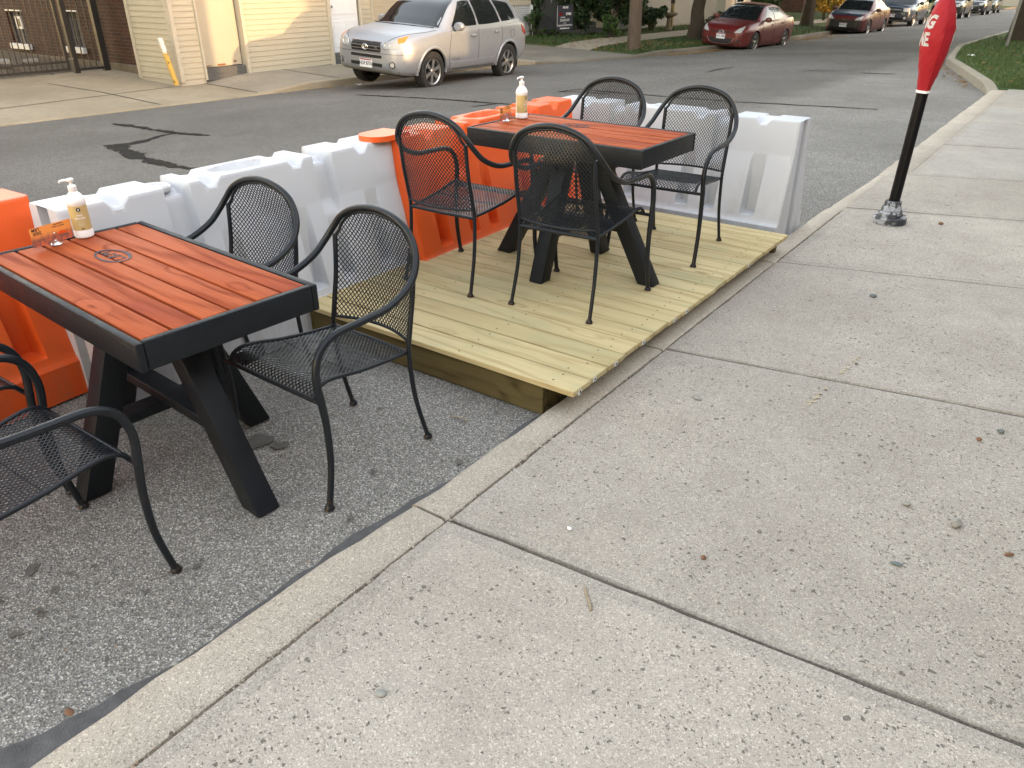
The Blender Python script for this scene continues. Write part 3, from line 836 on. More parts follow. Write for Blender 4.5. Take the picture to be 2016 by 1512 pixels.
# ------------------------------------------------------------------ tables
def emblem_mb():
    m = MB(); rx, ry = .083, .047
    n = 48; vs = []
    for k in range(n):
        a = 2 * PI * k / n; w = .006 * (1 + .35 * math.sin(a * 3 + 1))
        for r in (-w / 2 * 1.5, w / 2 * 1.5):
            for z in (0., .0006):
                vs.append(((rx + r) * math.cos(a), (ry + r) * math.sin(a), z))
    fs = []
    for k in range(n):
        l = (k + 1) % n; a = k * 4; b = l * 4
        fs += [(a + 1, a + 3, b + 3, b + 1), (a, a + 1, b + 1, b), (a + 3, a + 2, b + 2, b + 3)]
    m.add(vs, fs)
    for (x0, y0, x1, y1) in [(-.055, .018, -.055, -.018), (-.055, -.018, -.028, -.018), (-.018, -.02, -.018, .02), (-.018, .02, .004, .012), (.004, .012, -.016, .001), (-.016, .001, .008, -.010), (.008, -.010, -.018, -.02), (.02, -.02, .026, .02), (.026, .02, .038, -.004), (.038, -.004, .052, .02), (.052, .02, .058, -.02)]:
        m.beam((x0, y0, .0003), (x1, y1, .0003), .005, .0006)
    return m
TL_, TW_, TH_ = 1.117, .597, .735
def make_table(L, W, H):
    t = thing('picnic_table', 'x', 'table', (0, 0, 0), 0, 'stained wooden outdoor tables')
    fr = MB(); th = .024; hgt = .088; z = H - hgt / 2 - .002
    fr.box((0, -W / 2 + th / 2, z), (L, th, hgt), bev=.006, seg=2); fr.box((0, W / 2 - th / 2, z), (L, th, hgt), bev=.006, seg=2)
    fr.box((-L / 2 + th / 2 - .001, 0, z + .0015), (th, W - 2 * th + .0005, hgt), bev=.006, seg=2); fr.box((L / 2 - th / 2 + .001, 0, z + .0015), (th, W - 2 * th + .0005, hgt), bev=.006, seg=2)
    fr.build('tabletop_frame', M['blackwood'], t, smooth=True, angle=30)
    tp = MB(); wi = W - 2 * th - .004; n = 6; bw = wi / n
    for i in range(n):
        gap = .0095 if i not in (1,) else .012
        tp.box((rng.gauss(0, .0015), -wi / 2 + (i + .5) * bw, H - .0155 - (.001 if i % 2 else 0)), (L - 2 * th - .004, bw - gap, .027), bev=.0025, seg=2, rot=(rng.gauss(0, .004), 0, 0))
    to = tp.build('tabletop', M['stain'], t, smooth=True, angle=30)
    em = emblem_mb().build('branded_emblem', M['ink'], to, loc=(-.213, .014, H - .0012), rot=(0, 0, PI))
    un = MB()
    un.b2(-L / 2 + th, L / 2 - th, -.045, .045, H - .07, H - .031); un.b2(-.045, .045, -W / 2 + th, -.047, H - .0705, H - .0315); un.b2(-.045, .045, .047, W / 2 - th, H - .0705, H - .0315)
    un.build('under_rail', M['blackwood'], t)
    for (bx, by, tx, ty) in ((L / 2 - .055, 0, .10, 0), (-L / 2 + .055, 0, -.10, 0), (-.02, W / 2 + .028, -.02, .075), (-.02, -W / 2 - .028, -.02, -.075)):
        lg = MB()
        d = Vector((tx - bx, ty - by, H - .075)); sd = Vector((0, 1, 0)) if by == 0 else Vector((1, 0, 0))
        # cut square with the ground: sheared box
        w = .086 / 2; ax = d.normalized(); hv = ax.cross(sd).normalized()
        hor = Vector((1, 0, 0)) if by == 0 else Vector((0, 1, 0))
        ww = w / max(.3, abs(ax.z))
        c = []
        for (z, px, py) in ((0, bx, by), (H - .071, tx, ty)):
            for s1, s2 in ((-1, -1), (1, -1), (1, 1), (-1, 1)):
                c.append(Vector((px, py, z + .001)) + hor * ww * s1 + sd * w * s2)
        bmx = bmesh.new(); vv = [bmx.verts.new(p) for p in c]
        for f in ((3, 2, 1, 0), (4, 5, 6, 7), (0, 1, 5, 4), (1, 2, 6, 5), (2, 3, 7, 6), (3, 0, 4, 7)): bmx.faces.new([vv[i] for i in f])
        bmesh.ops.bevel(bmx, geom=bmx.edges[:], offset=.006, segments=2, affect='EDGES', profile=.5)
        bmx.verts.ensure_lookup_table()
        lg.add([v.co.copy() for v in bmx.verts], [[v.index for v in f.verts] for f in bmx.faces]); bmx.free()
        lg.build('leg', M['blackwood'], t, smooth=True, angle=30)
    zs = .255
    q = MB(); q.b2(-L / 2 + .20, L / 2 - .20, -.041, .041, zs, zs + .038, bev=.004); q.build('stretcher', M['blackwood'], t)
    q = MB(); q.b2(-.061, .019, -W / 2 + .075, W / 2 - .075, zs - .039, zs - .001, bev=.004); q.build('stretcher', M['blackwood'], t)
    return t
table1 = make_table(TL_, TW_, TH_)
table1['label'] = 'near orange stained table with black frame standing on the bare asphalt'
table1.location = (-2.43, 1.244, 0); table1.rotation_euler = (0, 0, R(-3.8))
table2 = copy_tree(table1)
table2['label'] = 'orange stained table with black frame standing on the timber platform'
table2.location = (-2.12, 3.516, DZ); table2.rotation_euler = (0, 0, R(-1.0))
table2.scale = (.926, .942, 1.0)
for c in table2.children_recursive:
    if c.name.startswith('branded_emblem'): c.location = (-.085, .10, c.location[2])

# ------------------------------------------------------------------ chairs
def crom(P, n=6, closed=False):
    P = [Vector(p) for p in P]; out = []
    m = len(P)
    for i in range(m if closed else m - 1):
        p0 = P[(i - 1) % m] if closed else P[max(0, i - 1)]
        p1 = P[i]; p2 = P[(i + 1) % m]; p3 = P[(i + 2) % m] if closed else P[min(m - 1, i + 2)]
        for k in range(n):
            t = k / n
            out.append(.5 * ((2 * p1) + (p2 - p0) * t + (2 * p0 - 5 * p1 + 4 * p2 - p3) * t * t + (3 * p1 - p0 - 3 * p2 + p3) * t ** 3))
    if not closed: out.append(P[-1])
    return out
def make_chair():
    t = thing('mesh_armchair', 'x', 'chair', (0, 0, 0), 0, 'black steel mesh armchairs round the tables')
    half = [(.267, -.245, .405), (.265, -.252, .49), (.265, -.228, .565), (.265, -.165, .606), (.266, -.05, .614), (.262, .08, .622), (.254, .185, .664), (.238, .236, .715), (.212, .262, .765), (.168, .275, .818), (.092, .281, .853), (0, .283, .866)]
    full = half + [(-x, y, z) for x, y, z in reversed(half[:-1])]
    a = MB(); a.tube(crom(full, 5), .0128, 12); a.build('back_arch', M['steel'], t, smooth=True, angle=60)
    for s in (1, -1):
        l = MB(); P = crom([(s * .267, -.245, .405), (s * .266, -.236, .30), (s * .267, -.240, .16), (s * .270, -.268, .012)], 6)
        l.tube(P, [.0128 - .002 * i / len(P) for i in range(len(P))], 12)
        lo = l.build('leg', M['steel'], t, smooth=True, angle=60)
        f = MB(); f.lathe([(.010, .022), (.0125, .016), (.0175, .008), (.0175, .002), (.013, 0)], 14, (s * .270, -.270, 0)); f.build('foot', M['rusty'], lo, smooth=True)
        l = MB(); P = crom([(s * .205, .262, .742), (s * .204, .247, .60), (s * .205, .221, .47), (s * .206, .208, .38), (s * .209, .222, .20), (s * .216, .268, .012)], 6)
        l.tube(P, .0092, 10)
        lo = l.build('leg', M['steel'], t, smooth=True, angle=60)
        f = MB(); f.lathe([(.009, .022), (.0115, .016), (.0165, .008), (.0165, .002), (.012, 0)], 14, (s * .216, .270, 0)); f.build('foot', M['rusty'], lo, smooth=True)
    # seat surface: s in 0 (rear) .. 1 (rolled front edge)
    prof = crom([(.208, .388), (.10, .396), (-.03, .412), (-.13, .432), (-.185, .438), (-.225, .425), (-.245, .398)] and [Vector((y, z, 0)) for y, z in [(.208, .388), (.10, .396), (-.03, .412), (-.13, .432), (-.185, .438), (-.225, .425), (-.245, .398)]], 8)
    ln = [0.]
    for p, q in zip(prof, prof[1:]): ln.append(ln[-1] + (q - p).length)
    def seat(u, v):     # u -1..1 across, v in metres along the profile
        v = min(max(v, 0), ln[-1]); i = 0
        while i < len(ln) - 2 and ln[i + 1] < v: i += 1
        f = (v - ln[i]) / (ln[i + 1] - ln[i]); p = prof[i].lerp(prof[i + 1], f)
        w = .196 + .030 * v / ln[-1]
        return Vector((u * w, p.x, p.y - .010 * (1 - u * u) * math.sin(PI * min(1, v / ln[-1]))))
    def back(x, z):
        yy = lerp(z, [(.40, .212), (.47, .221), (.60, .247), (.742, .262), (.866, .283)])
        bow = .050 * max(0, 1 - (x / .2) ** 2) * sstep(.87, .70, z)
        return Vector((x, yy + bow, z))
    def hw_back(z):
        return lerp(z, [(.42, .199), (.70, .199), (.742, .194), (.78, .178), (.81, .152), (.832, .115), (.846, .06), (.850, .0)])
    def mesh_panel(pt, umax, v0, v1, inside, cu, cv, w, th):
        m = MB()
        nv = int(round((v1 - v0) / (cv / 2))); nu = int(round(2 * umax / (cu / 2)))
        def node(i, k): return (-umax + 2 * umax * i / nu, v0 + (v1 - v0) * k / nv)
        def seg(p, q):
            if not inside((p[0] + q[0]) / 2, (p[1] + q[1]) / 2): return
            A = pt(*p); B = pt(*q); d = B - A
            du = pt(p[0] + .004, p[1]) - A; dv = pt(p[0], p[1] + .004) - A
            nrm = du.cross(dv).normalized(); sd = d.cross(nrm).normalized() * (w / 2); nn = nrm * (th / 2)
            tw = .45 * nn
            m.add([A - sd - nn, A + sd - nn, A + sd + nn, A - sd + nn, B - sd - nn, B + sd - nn, B + sd + nn, B - sd + nn], [(0, 1, 5, 4), (1, 2, 6, 5), (2, 3, 7, 6), (3, 0, 4, 7)])
        for i in range(nu + 1):
            for k in range(nv + 1):
                if (i + k) % 2: continue
                for di in (-1, 1):
                    if 0 <= i + di <= nu and k + 1 <= nv: seg(node(i, k), node(i + di, k + 1))
        return m
    sw = lambda u, v: seat(u / .2, v)
    mp = mesh_panel(sw, .196, .004, ln[-1] - .002, lambda u, v: True, .0165, .0205, .0034, .0022)
    mp.build('seat', M['steel'], t)
    mp = mesh_panel(back, .20, .425, .852, lambda x, z: abs(x) < hw_back(z) + .002, .0165, .0205, .0030, .0022)
    mp.build('backrest', M['steel'], t)
    sf = MB()
    for s in (-1, 1):
        sf.tube([seat(s, ln[-1] * k / 30) for k in range(31)], .0075, 8)
    sf.tube([(-.205, .210, .385), (0, .216, .384), (.205, .210, .385)], .008, 8)
    sf.tube([(-.264, -.246, .398), (0, -.247, .397), (.264, -.246, .398)], .0085, 8)
    sf.tube([seat(-1 + 2 * k / 12, ln[-1] * .5) - Vector((0, 0, .008)) for k in range(13)], .004, 6)
    sf.build('seat_frame', M['steel'], t, smooth=True, angle=60)
    bf = MB()
    zz = [.425 + (.742 - .425) * k / 8 for k in range(9)]
    loop = [back(-.199, z) for z in zz] + [back(-hw_back(z), z) for z in (.76, .78, .80, .815, .828, .838, .845, .849)] + [back(0, .852)] + [back(hw_back(z), z) for z in (.849, .845, .838, .828, .815, .80, .78, .76)] + [back(.199, z) for z in reversed(zz)]
    loop += [back(.199 - .398 * k / 14, .425) for k in range(1, 14)]
    bf.tube(loop, .0062, 8, closed=True)
    bf.build('back_frame', M['steel'], t, smooth=True, angle=60)
    return t
ch0 = make_chair()
chairs = [
    ('black mesh chair at the near table, fully seen nearest the platform edge', (-1.993, 1.62, 0), -2),
    ('black mesh chair behind the near table against the white barrier', (-2.665, 1.665, 0), 2),
    ('black mesh chair before the near table, its back cut off by the left edge', (-2.15, .588, 0), 180),
    ('black mesh chair of which only a sliver of arm shows at the left edge', (-2.80, .60, 0), 181),
    ('black mesh chair on the platform nearest the orange barrier, back towards us', (-2.52, 3.085, DZ), 181),
    ('black mesh chair at the middle of the platform, its back towards us', (-1.872, 3.14, DZ), 183),
    ('black mesh chair on the platform facing us, beside the kerb', (-1.856, 4.155, DZ), 2),
    ('black mesh chair at the back of the platform, mostly hidden behind the table', (-2.47, 4.23, DZ), 2),
]
for i, (lab, loc, rz) in enumerate(chairs):
    c = ch0 if i == 0 else copy_tree(ch0)
    c['label'] = lab; c.location = loc; c.rotation_euler = (0, 0, R(rz))

# ------------------------------------------------------------------ things on the tables
t = NT('amber_gold_label'); LBL = t.fin(t.mix(t.noise(8, 3), (.48, .36, .15), (.56, .44, .20)), .35, .0)
def bottle(label, loc, rz):
    t = thing('pump_bottle', label, 'sanitizer bottle', loc, rz, 'hand sanitizer bottles')
    m = MB(); m.lathe([(.030, 0), (.033, .004), (.033, .024), (.0315, .027), (.0315, .124), (.033, .127), (.033, .134), (.031, .143), (.024, .156), (.015, .166), (.0125, .168), (.0125, .172)], 40)
    m.build('bottle_body', M['white'], t, smooth=True, angle=35)
    p = MB(); p.lathe([(.0135, .170), (.0145, .172), (.0145, .187), (.012, .190), (.0055, .191), (.0055, .203), (.0105, .204), (.0115, .207), (.0115, .2125), (.009, .215), (0, .2155)], 24)
    p.tube([(0, 0, .2095), (-.022, -.001, .2095), (-.034, -.0015, .208), (-.038, -.002, .203)], [.0055, .0048, .0042, .0036], 10)
    p.build('pump', M['white'], t, smooth=True, angle=35)
    w = MB(); n = 40; a0, a1 = R(-112), R(112)
    w.grid(lambda u, v: (.0319 * math.sin(a0 + (a1 - a0) * u), -.0319 * math.cos(a0 + (a1 - a0) * u), .030 + .090 * v), n, 1)
    lo = w.build('wrap_label', LBL, t, smooth=True)
    def wrap(mb, z, r=.0322):
        return MB_wrap(mb, r, z)
    for txt, sz, z in (('HAND', .0085, .086), ('SANITIZER', .0095, .0745), ('ANTIBACTERIAL GEL', .0032, .063), ('MOISTURIZING', .0036, .054), ('WITH ALOE', .0036, .048)):
        q = text_mb(txt, sz, .0003, stretch=.8, bold=.0002 if sz > .005 else 0); MB_wrap(q, .0323, z).build('lettering', M['paper'], lo)
    q = MB(); q.lathe([(.0075, 0), (.0075, .0003), (.0052, .0003), (.0052, 0)], 24); q2 = MB(); q2.lathe([(.0073, -.0001), (.0073, .0002), (0, .0002)], 20)
    MB_wrap(q2, .0323, .107).build('label_badge', M['ink'], lo)
    q3 = MB(); q3.lathe([(.0035, .0), (.0035, .0003), (0, .0003)], 16, sx=.7); MB_wrap(q3, .0325, .107).build('badge_drop', M['paper'], lo)
    q = MB(); q.box((0, 0, 0), (.011, .0035, .0003)); MB_wrap(q, .0323, .036).build('label_badge', M['ink'], lo)
    return t
def MB_wrap(mb, r, z):
    o = MB()
    o.v = [((r + p[2]) * math.sin(p[0] / r), -(r + p[2]) * math.cos(p[0] / r), z + p[1]) for p in mb.v]
    o.f = mb.f; o.mi = mb.mi; o.r = mb.r
    return o
TZ1 = TH_; TZ2 = DZ + TH_
bottle('white pump bottle of sanitizer with gold label on the near table', (-2.94, 1.333, TZ1), R(66))
bottle('white pump bottle of sanitizer with gold label on the platform table', (-2.567, 3.637, TZ2), R(84))
t = NT('orange_flyer'); s_ = t.sep()
CARD = t.fin(t.mix(t.ramp(t.math('ADD', s_[2], t.math('MULTIPLY', t.noise(60, 3), .02)), [(.040, 0.), (.062, 1.)]), t.mix(t.ramp(t.noise(55, 3), [(.42, 0.), (.6, 1.)]), (.24, .10, .08), (.66, .15, .06)), (.88, .34, .08)), .5)
def flyer(label, loc, rz):
    t = thing('card_stand', label, 'card holder', loc, rz, 'chrome card stands with flyers')
    b = MB(); b.lathe([(.0205, 0), (.0215, .002), (.019, .006), (.010, .011), (.004, .014), (0, .0145)], 28); b.build('stand_base', M['chrome'], t, smooth=True, angle=40)
    r = MB()
    for y in (-.0016, .0016): r.tube([(.0135 * math.cos(a), y, .028 + .0135 * math.sin(a)) for a in [2 * PI * k / 24 for k in range(24)]], .0011, 8, closed=True)
    r.build('ring_clip', M['chrome'], t, smooth=True)
    c = MB(); c.box((-.006, .0, .042), (.160, .0006, .068)); co = c.build('flyer', CARD, t)
    fa = frame((-.044, -.0006, .066), (1, 0, 0), (0, 0, 1))
    for txt, sz, px, pz in (('LBM', .016, .0, .003), ('2020', .016, .004, -.011)):
        q = text_mb(txt, sz, .0003, bold=.0003); o = MB(); o.merge(q, Matrix.Translation((-.064 + px, -.0007, .066 + pz)) @ frame((0, 0, 0), (-1, 0, 0), (0, 0, -1))); o.build('lettering', M['ink'], co)
    for txt, px, pz in (('ANNUAL FEST', .062, .004), ('PROUD TO SERVE', .062, -.004)):
        q = text_mb(txt, .006, .0003, bold=.0001); o = MB(); o.merge(q, Matrix.Translation((-.038 + px, -.0007, .066 + pz)) @ frame((0, 0, 0), (-1, 0, 0), (0, 0, -1))); o.build('lettering', M['ink'], co)
    q = MB(); q.prism([(-.012, .036), (.008, .050), (.034, .044), (.034, .036)], 0, .0003); o = MB(); o.merge(q, Matrix.Translation((.02, -.0007, -.005)) @ frame((0, 0, 0), (1.3, 0, 0), (0, 0, 1))); o.build('printed_roof', M['orange_plastic'], co)
    return t
flyer('orange flyer clipped upright in a chrome ring stand on the near table', (-2.93, 1.223, TZ1), R(100))
flyer('orange flyer in a chrome ring stand on the platform table', (-2.575, 3.503, TZ2), R(103))
# ------------------------------------------------------------------ meter pole with hood, small things on the pavement
t = thing('parking_meter', 'black meter post with a red fabric hood, leaning beside the kerb', 'parking meter', (-.975, 5.90, .05))
LEAN = Vector((.024, .012, 1)).normalized()
def pl(z): return Vector((LEAN.x * z * 1.0, LEAN.y * z, z))
m = MB(); m.tube([pl(.05), pl(1.25)], .036, 24); m.build('post', M['post_black'], t, smooth=True, angle=40)
m = MB(); m.lathe([(.108, 0), (.112, .006), (.110, .042), (.104, .048), (.085, .049)], 32)
tb = NT('chipped_base_paint'); BP = tb.fin(tb.mix(tb.ramp(tb.noise(14, 5, .7), [(.47, 0.), (.52, 1.)]), (.33, .34, .36), (.03, .034, .04)), .5)
m.build('base_flange', BP, t, smooth=True, angle=30)
m = MB(); m.lathe([(.085, .045), (.080, .07), (.068, .085), (.070, .093), (.064, .112), (.055, .125), (.055, .150), (.048, .155), (.037, .156)], 12); m.build('base_collar', BP, t, smooth=True, angle=25)
for k in range(4):
    q = MB(); a = k * PI / 2 + .5; q.lathe([(.011, .045), (.011, .060), (.004, .062)], 6, (.094 * math.cos(a), .094 * math.sin(a), 0)); q.build('bolt', BP, t)
tf = NT('red_hood_cloth'); RED = tf.fin(tf.mix(tf.noise(5, 4), (.28, .007, .014), (.34, .011, .018)), .6, spec=.25); tf.bump(tf.math('ADD', tf.noise(9, 4, .6, vec=tf.map((1, 1, .35))), tf.math('MULTIPLY', tf.noise(700, 2), .08)), .010, .8)
# hood: two flat faces meeting in seams; seam direction points roughly at the viewer
sd = Vector((.445, -.896, 0)).normalized(); wd = Vector((.896, .445, 0)).normalized()
HP = [(0.872, .050, .050), (.90, .052, .054), (.97, .062, .072), (1.05, .076, .094), (1.13, .088, .112), (1.19, .094, .120), (1.27, .088, .113), (1.345, .070, .092), (1.40, .051, .065), (1.45, .030, .038), (1.475, .024, .028)]
hd = MB(); n = 32; vs = []
zz = [HP[0][0] + (HP[-1][0] - HP[0][0]) * k / 60 for k in range(61)]
for z in zz:
    w = lerp(z, [(a, c) for a, b_, c in HP]); d = lerp(z, [(a, b_) for a, b_, c in HP])
    for k in range(n):
        a = 2 * PI * k / n
        c, s = math.cos(a), math.sin(a)
        # pointed lens section: points on the +-sd axis
        rr = abs(s) ** 1.35
        off = sd * (d * 1.15 * (1 if c > 0 else -1) * abs(c) ** .8) + wd * (w * .74 * (1 if s > 0 else -1) * rr)
        wr = .004 * math.sin(z * 23 + a * 3) + .004 * math.sin(z * 47 + a * 5) * abs(s) + .003 * math.sin(z * 90 - a * 9)
        vs.append(pl(z) + off * (1 + wr * 6))
hd.add(vs, [(i * n + k, i * n + (k + 1) % n, (i + 1) * n + (k + 1) % n, (i + 1) * n + k) for i in range(60) for k in range(n)] + [tuple(60 * n + k for k in range(n))])
ho = hd.build('hood', RED, t, smooth=True, angle=30)
hm = MB(); hm.add([Vector(v) + (Vector(v) - pl(Vector(v).z)) * .05 + Vector((0, 0, dz)) for dz in (-.004, .012) for v in vs[:n]], [(k, (k + 1) % n, n + (k + 1) % n, n + k) for k in range(n)]); hm.build('hem', M['paper'], ho)
q = MB(); q.tube([pl(zz[k]) + sd * (lerp(zz[k], [(a, b_) for a, b_, c in HP]) * 1.15 + .001) for k in range(1, 60)], .0035, 6); q.build('hood_seam', RED, ho)
bmh = bmesh.new(); bmh.from_mesh(ho.data); HB = BVHTree.FromBMesh(bmh)
def on_hood(txt, size, ctr, xdir, z, align):
    q = text_mb(txt, size, .0004, align=align, stretch=.72, bold=.0045)
    bmx = bmesh.new(); vv = [bmx.verts.new(p) for p in q.v]
    for f in q.f:
        try: bmx.faces.new([vv[i] for i in f])
        except ValueError: pass
    bmesh.ops.triangulate(bmx, faces=bmx.faces[:]); bmesh.ops.subdivide_edges(bmx, edges=bmx.edges[:], cuts=2, use_grid_fill=True)
    N = xdir.cross(Vector((0, 0, 1)))
    o = MB(); bmx.verts.ensure_lookup_table(); vs2 = []
    for v in bmx.verts:
        P = Vector(ctr) + xdir * v.co.x + Vector((0, 0, z + v.co.y)) + N * .5
        h, nn, _, _ = HB.ray_cast(P, -N)
        vs2.append((h + nn * .0022) if h is not None else (P - N * .47))
    o.add(vs2, [[v.index for v in f.verts] for f in bmx.faces]); bmx.free()
    o.build('hood_lettering', M['paper'], ho)
# left face (normal -wd): reading direction ends at the seam that faces us
O_ = pl(1.2) - Vector((0, 0, 1.2))
on_hood('NG', .105, O_ + sd * .072, sd, 1.285, 'RIGHT')
on_hood('NE', .105, O_ + sd * .066, sd, 1.185, 'RIGHT')
on_hood('PA', .110, O_ + sd * .052, -sd, 1.290, 'LEFT')
on_hood('NE', .105, O_ + sd * .058, -sd, 1.185, 'LEFT')

def stone(label, x, y, s, mat, el=(1, .7, .55), rz=0., z=.052, group='loose stones on the pavement', nm='stone'):
    bmx = bmesh.new(); bmesh.ops.create_icosphere(bmx, subdivisions=3, radius=s)
    rr = random.Random(int(x * 1000 + y * 77)); ph = [rr.random() * 6 for _ in range(6)]
    pls = [Vector((rr.gauss(0, 1), rr.gauss(0, 1), rr.gauss(0, 1))).normalized() for _ in range(9)]
    for v in bmx.verts:
        d = v.co.normalized(); k = 1.0
        for p in pls: k = min(k, (.80 + .1 * math.sin(p.x * 9)) / max(.2, d.dot(p)) if d.dot(p) > .55 else k)
        k = min(1.0, max(.74, k))
        v.co = Vector((d.x * el[0], d.y * el[1], d.z * el[2])) * s * k * (1 + .03 * math.sin(d.x * 9 + ph[0]) * math.sin(d.y * 8 + ph[1]))
    m = MB(); m.add([v.co.copy() for v in bmx.verts], [[v.index for v in f.verts] for f in bmx.faces]); bmx.free()
    o = m.build(nm, mat, smooth=True, angle=22, loc=(x, y, z + s * el[2] * .72), rot=(0, 0, rz))
    return tag(o, label, 'stone', group)
stone('large pale rounded stone lying on the pavement, biggest of the loose stones', 0.0, 2.405, .0215, M['stone'], (1.05, .72, .72), .9)
stone('small rust brown stone on the pavement beside a blue grey one', -.018, 3.02, .011, M['stone_brown'], (1, .8, .7))
stone('small dark blue grey stone on the pavement beside a rust brown one', .042, 3.13, .0125, M['stone_blue'], (1, .8, .8))
stone('olive grey pebble on the pavement uphill of the large pale stone', -.15, 2.43, .011, M['stone'], (1.2, .8, .7), .4)
stone('brown oval pebble on the pavement near the right edge', .155, 2.345, .012, M['stone_brown'], (1.4, .6, .4), .7)
stone('grey and ochre stone chip on the pavement below the large pale stone', -.11, 2.10, .012, M['stone_blue'], (1.5, .7, .4), .2)
stone('dark reddish pebble alone in the middle of the pavement slab', -.585, 1.79, .009, M['stone_brown'], (1, .8, .7))
stone('flat olive stone on the pavement slab nearest the kerb corner', -1.01, 2.70, .017, M['stone'], (1.3, .7, .45), -.3)
stone('cream pebble on the pavement close to the crack crossing', -.985, 1.67, .009, M['paper'], (1.1, .8, .6))
stone('pale pebble on the pavement in front of the meter post', -.665, 6.05, .017, M['stone_brown'], (1, .8, .6))
stone('grey stone on the pavement between the platform and the meter post', -.705, 4.32, .017, M['stone_blue'], (1.2, .8, .7))
stone('whitish gravel lump at the bottom of the pavement', -1.02, .865, .013, M['stone'], (1.2, .9, .5), .3)
stone('brown pebble on the asphalt beside the dark gutter tar', -1.63, .405, .012, M['stone_brown'], (1.3, .8, .5), 0, .004, 'pebbles on the asphalt')
stone('tan pebble lying against the kerb on the gutter tar', -1.545, .64, .012, M['stone'], (1.1, .8, .6), 0, .012, 'pebbles on the asphalt')
m = MB(); m.tube(crom([(0, 0, 0), (.004, .03, .002), (.003, .06, .0015), (.007, .09, .0)], 4), [.0045, .0048, .0042, .0034] + [.0038] * 9, 7)
tag(m.build('twig', M['twig'], loc=TWIG, rot=(0, 0, TWR), smooth=True), 'straight dry twig lying on the pavement slab below the crossing joint', 'twig')
m = MB(); m.tube(crom([(0, 0, 0), (.05, .006, .003), (.09, .0, .001)], 4), .003, 6)
tag(m.build('twig', M['twig'], loc=(-1.80, 2.05, .006), rot=(0, 0, R(12)), smooth=True), 'short pale twig lying on the asphalt below the platform corner', 'twig')
# gravel caught in the kerb joint and scattered grit
gv = MB()
def grain(x, y, z, s):
    a = rng.random() * 6
    P = []
    for (dx, dy, dz) in ((1, 0, 0), (-.2, .8, 0), (-.8, -.5, 0), (.1, -.8, .2), (.1, .1, .8), (0, 0, -.6)):
        P.append((x + (dx * math.cos(a) - dy * math.sin(a)) * s, y + (dx * math.sin(a) + dy * math.cos(a)) * s, z + dz * s * .7))
    gv.add(P, [(0, 1, 4), (1, 2, 4), (2, 3, 4), (3, 0, 4), (1, 0, 5), (2, 1, 5), (3, 2, 5), (0, 3, 5)])
for _ in range(420):
    y = .1 + 5.5 * rng.random() ** 1.3; grain(-1.331 + rng.gauss(0, .004), y, .042 + rng.random() * .006, .003 + .0045 * rng.random() ** 2)
for _ in range(900):
    x = -1.3 + 2.2 * rng.random(); y = .2 + 4.5 * rng.random() ** 1.4; grain(x, y, .053, .0016 + .0026 * rng.random() ** 3)
for _ in range(260):
    x = -1.56 - 1.4 * rng.random() ** 2; y = -.2 + 2.3 * rng.random(); grain(x, y, .003, .0016 + .004 * rng.random() ** 4)
tg = NT('mixed_gravel'); GRV = tg.fin(tg.ramp(tg.attr(), [(0., (.10, .09, .08)), (.35, (.30, .26, .2)), (.7, (.42, .38, .32)), (.9, (.33, .18, .09)), (1., (.55, .52, .47))]), .85)
tag(gv.build('grit_gravel', GRV), kind='stuff')

# ------------------------------------------------------------------ leaves, trees, bushes
def leaf_cloud(m, n, fn, s0, s1, up=.3, rnd=random.Random(3)):
    for _ in range(n):
        p = fn(rnd)
        if p is None: continue
        s = s0 + (s1 - s0) * rnd.random()
        nrm = Vector((rnd.gauss(0, 1), rnd.gauss(0, 1), rnd.gauss(up, 1))).normalized()
        a = nrm.orthogonal().normalized(); b_ = nrm.cross(a); th = rnd.random() * 6.28
        a, b_ = a * math.cos(th) + b_ * math.sin(th), b_ * math.cos(th) - a * math.sin(th)
        P = Vector(p)
        m.add([P - a * s, P + b_ * s * .5 + nrm * s * .12, P + a * s, P - b_ * s * .5 + nrm * s * .12], [(0, 1, 2, 3)])
def clumpy(c, r, nb, seed, lowcut=-1.):
    rr = random.Random(seed); B = []
    for _ in range(nb):
        d = Vector((rr.gauss(0, 1), rr.gauss(0, 1), rr.gauss(0, .8))).normalized(); k = rr.random() ** .4
        B.append((Vector((d.x * r[0] * k * .8, d.y * r[1] * k * .8, max(lowcut, d.z) * r[2] * k * .8)), (.25 + .2 * rr.random()) * min(r)))
    def fn(q):
        b0, rad = B[q.randrange(len(B))]
        d = Vector((q.gauss(0, 1), q.gauss(0, 1), q.gauss(0, 1))).normalized() * rad * q.random() ** .45
        return Vector(c) + b0 + d
    return fn
def bush(name, label, cat, x, y, z, r, n, mat, s, seed, group=None, nb=14):
    t = thing(name, label, cat, (x, y, z), 0, group)
    st = MB(); rr = random.Random(seed)
    for _ in range(7):
        st.tube([(rr.gauss(0, .05), rr.gauss(0, .05), 0), (rr.gauss(0, r[0] * .3), rr.gauss(0, r[1] * .3), r[2] * .9), (rr.gauss(0, r[0] * .5), rr.gauss(0, r[1] * .5), r[2] * 1.5)], [.02, .014, .006], 6)
    st.build('stem', M['bark'], t)
    m = MB(); leaf_cloud(m, n, clumpy((0, 0, r[2]), r, nb, seed, -.9), s[0], s[1], .4, random.Random(seed + 1))
    m.build('foliage', mat, t)
    return t
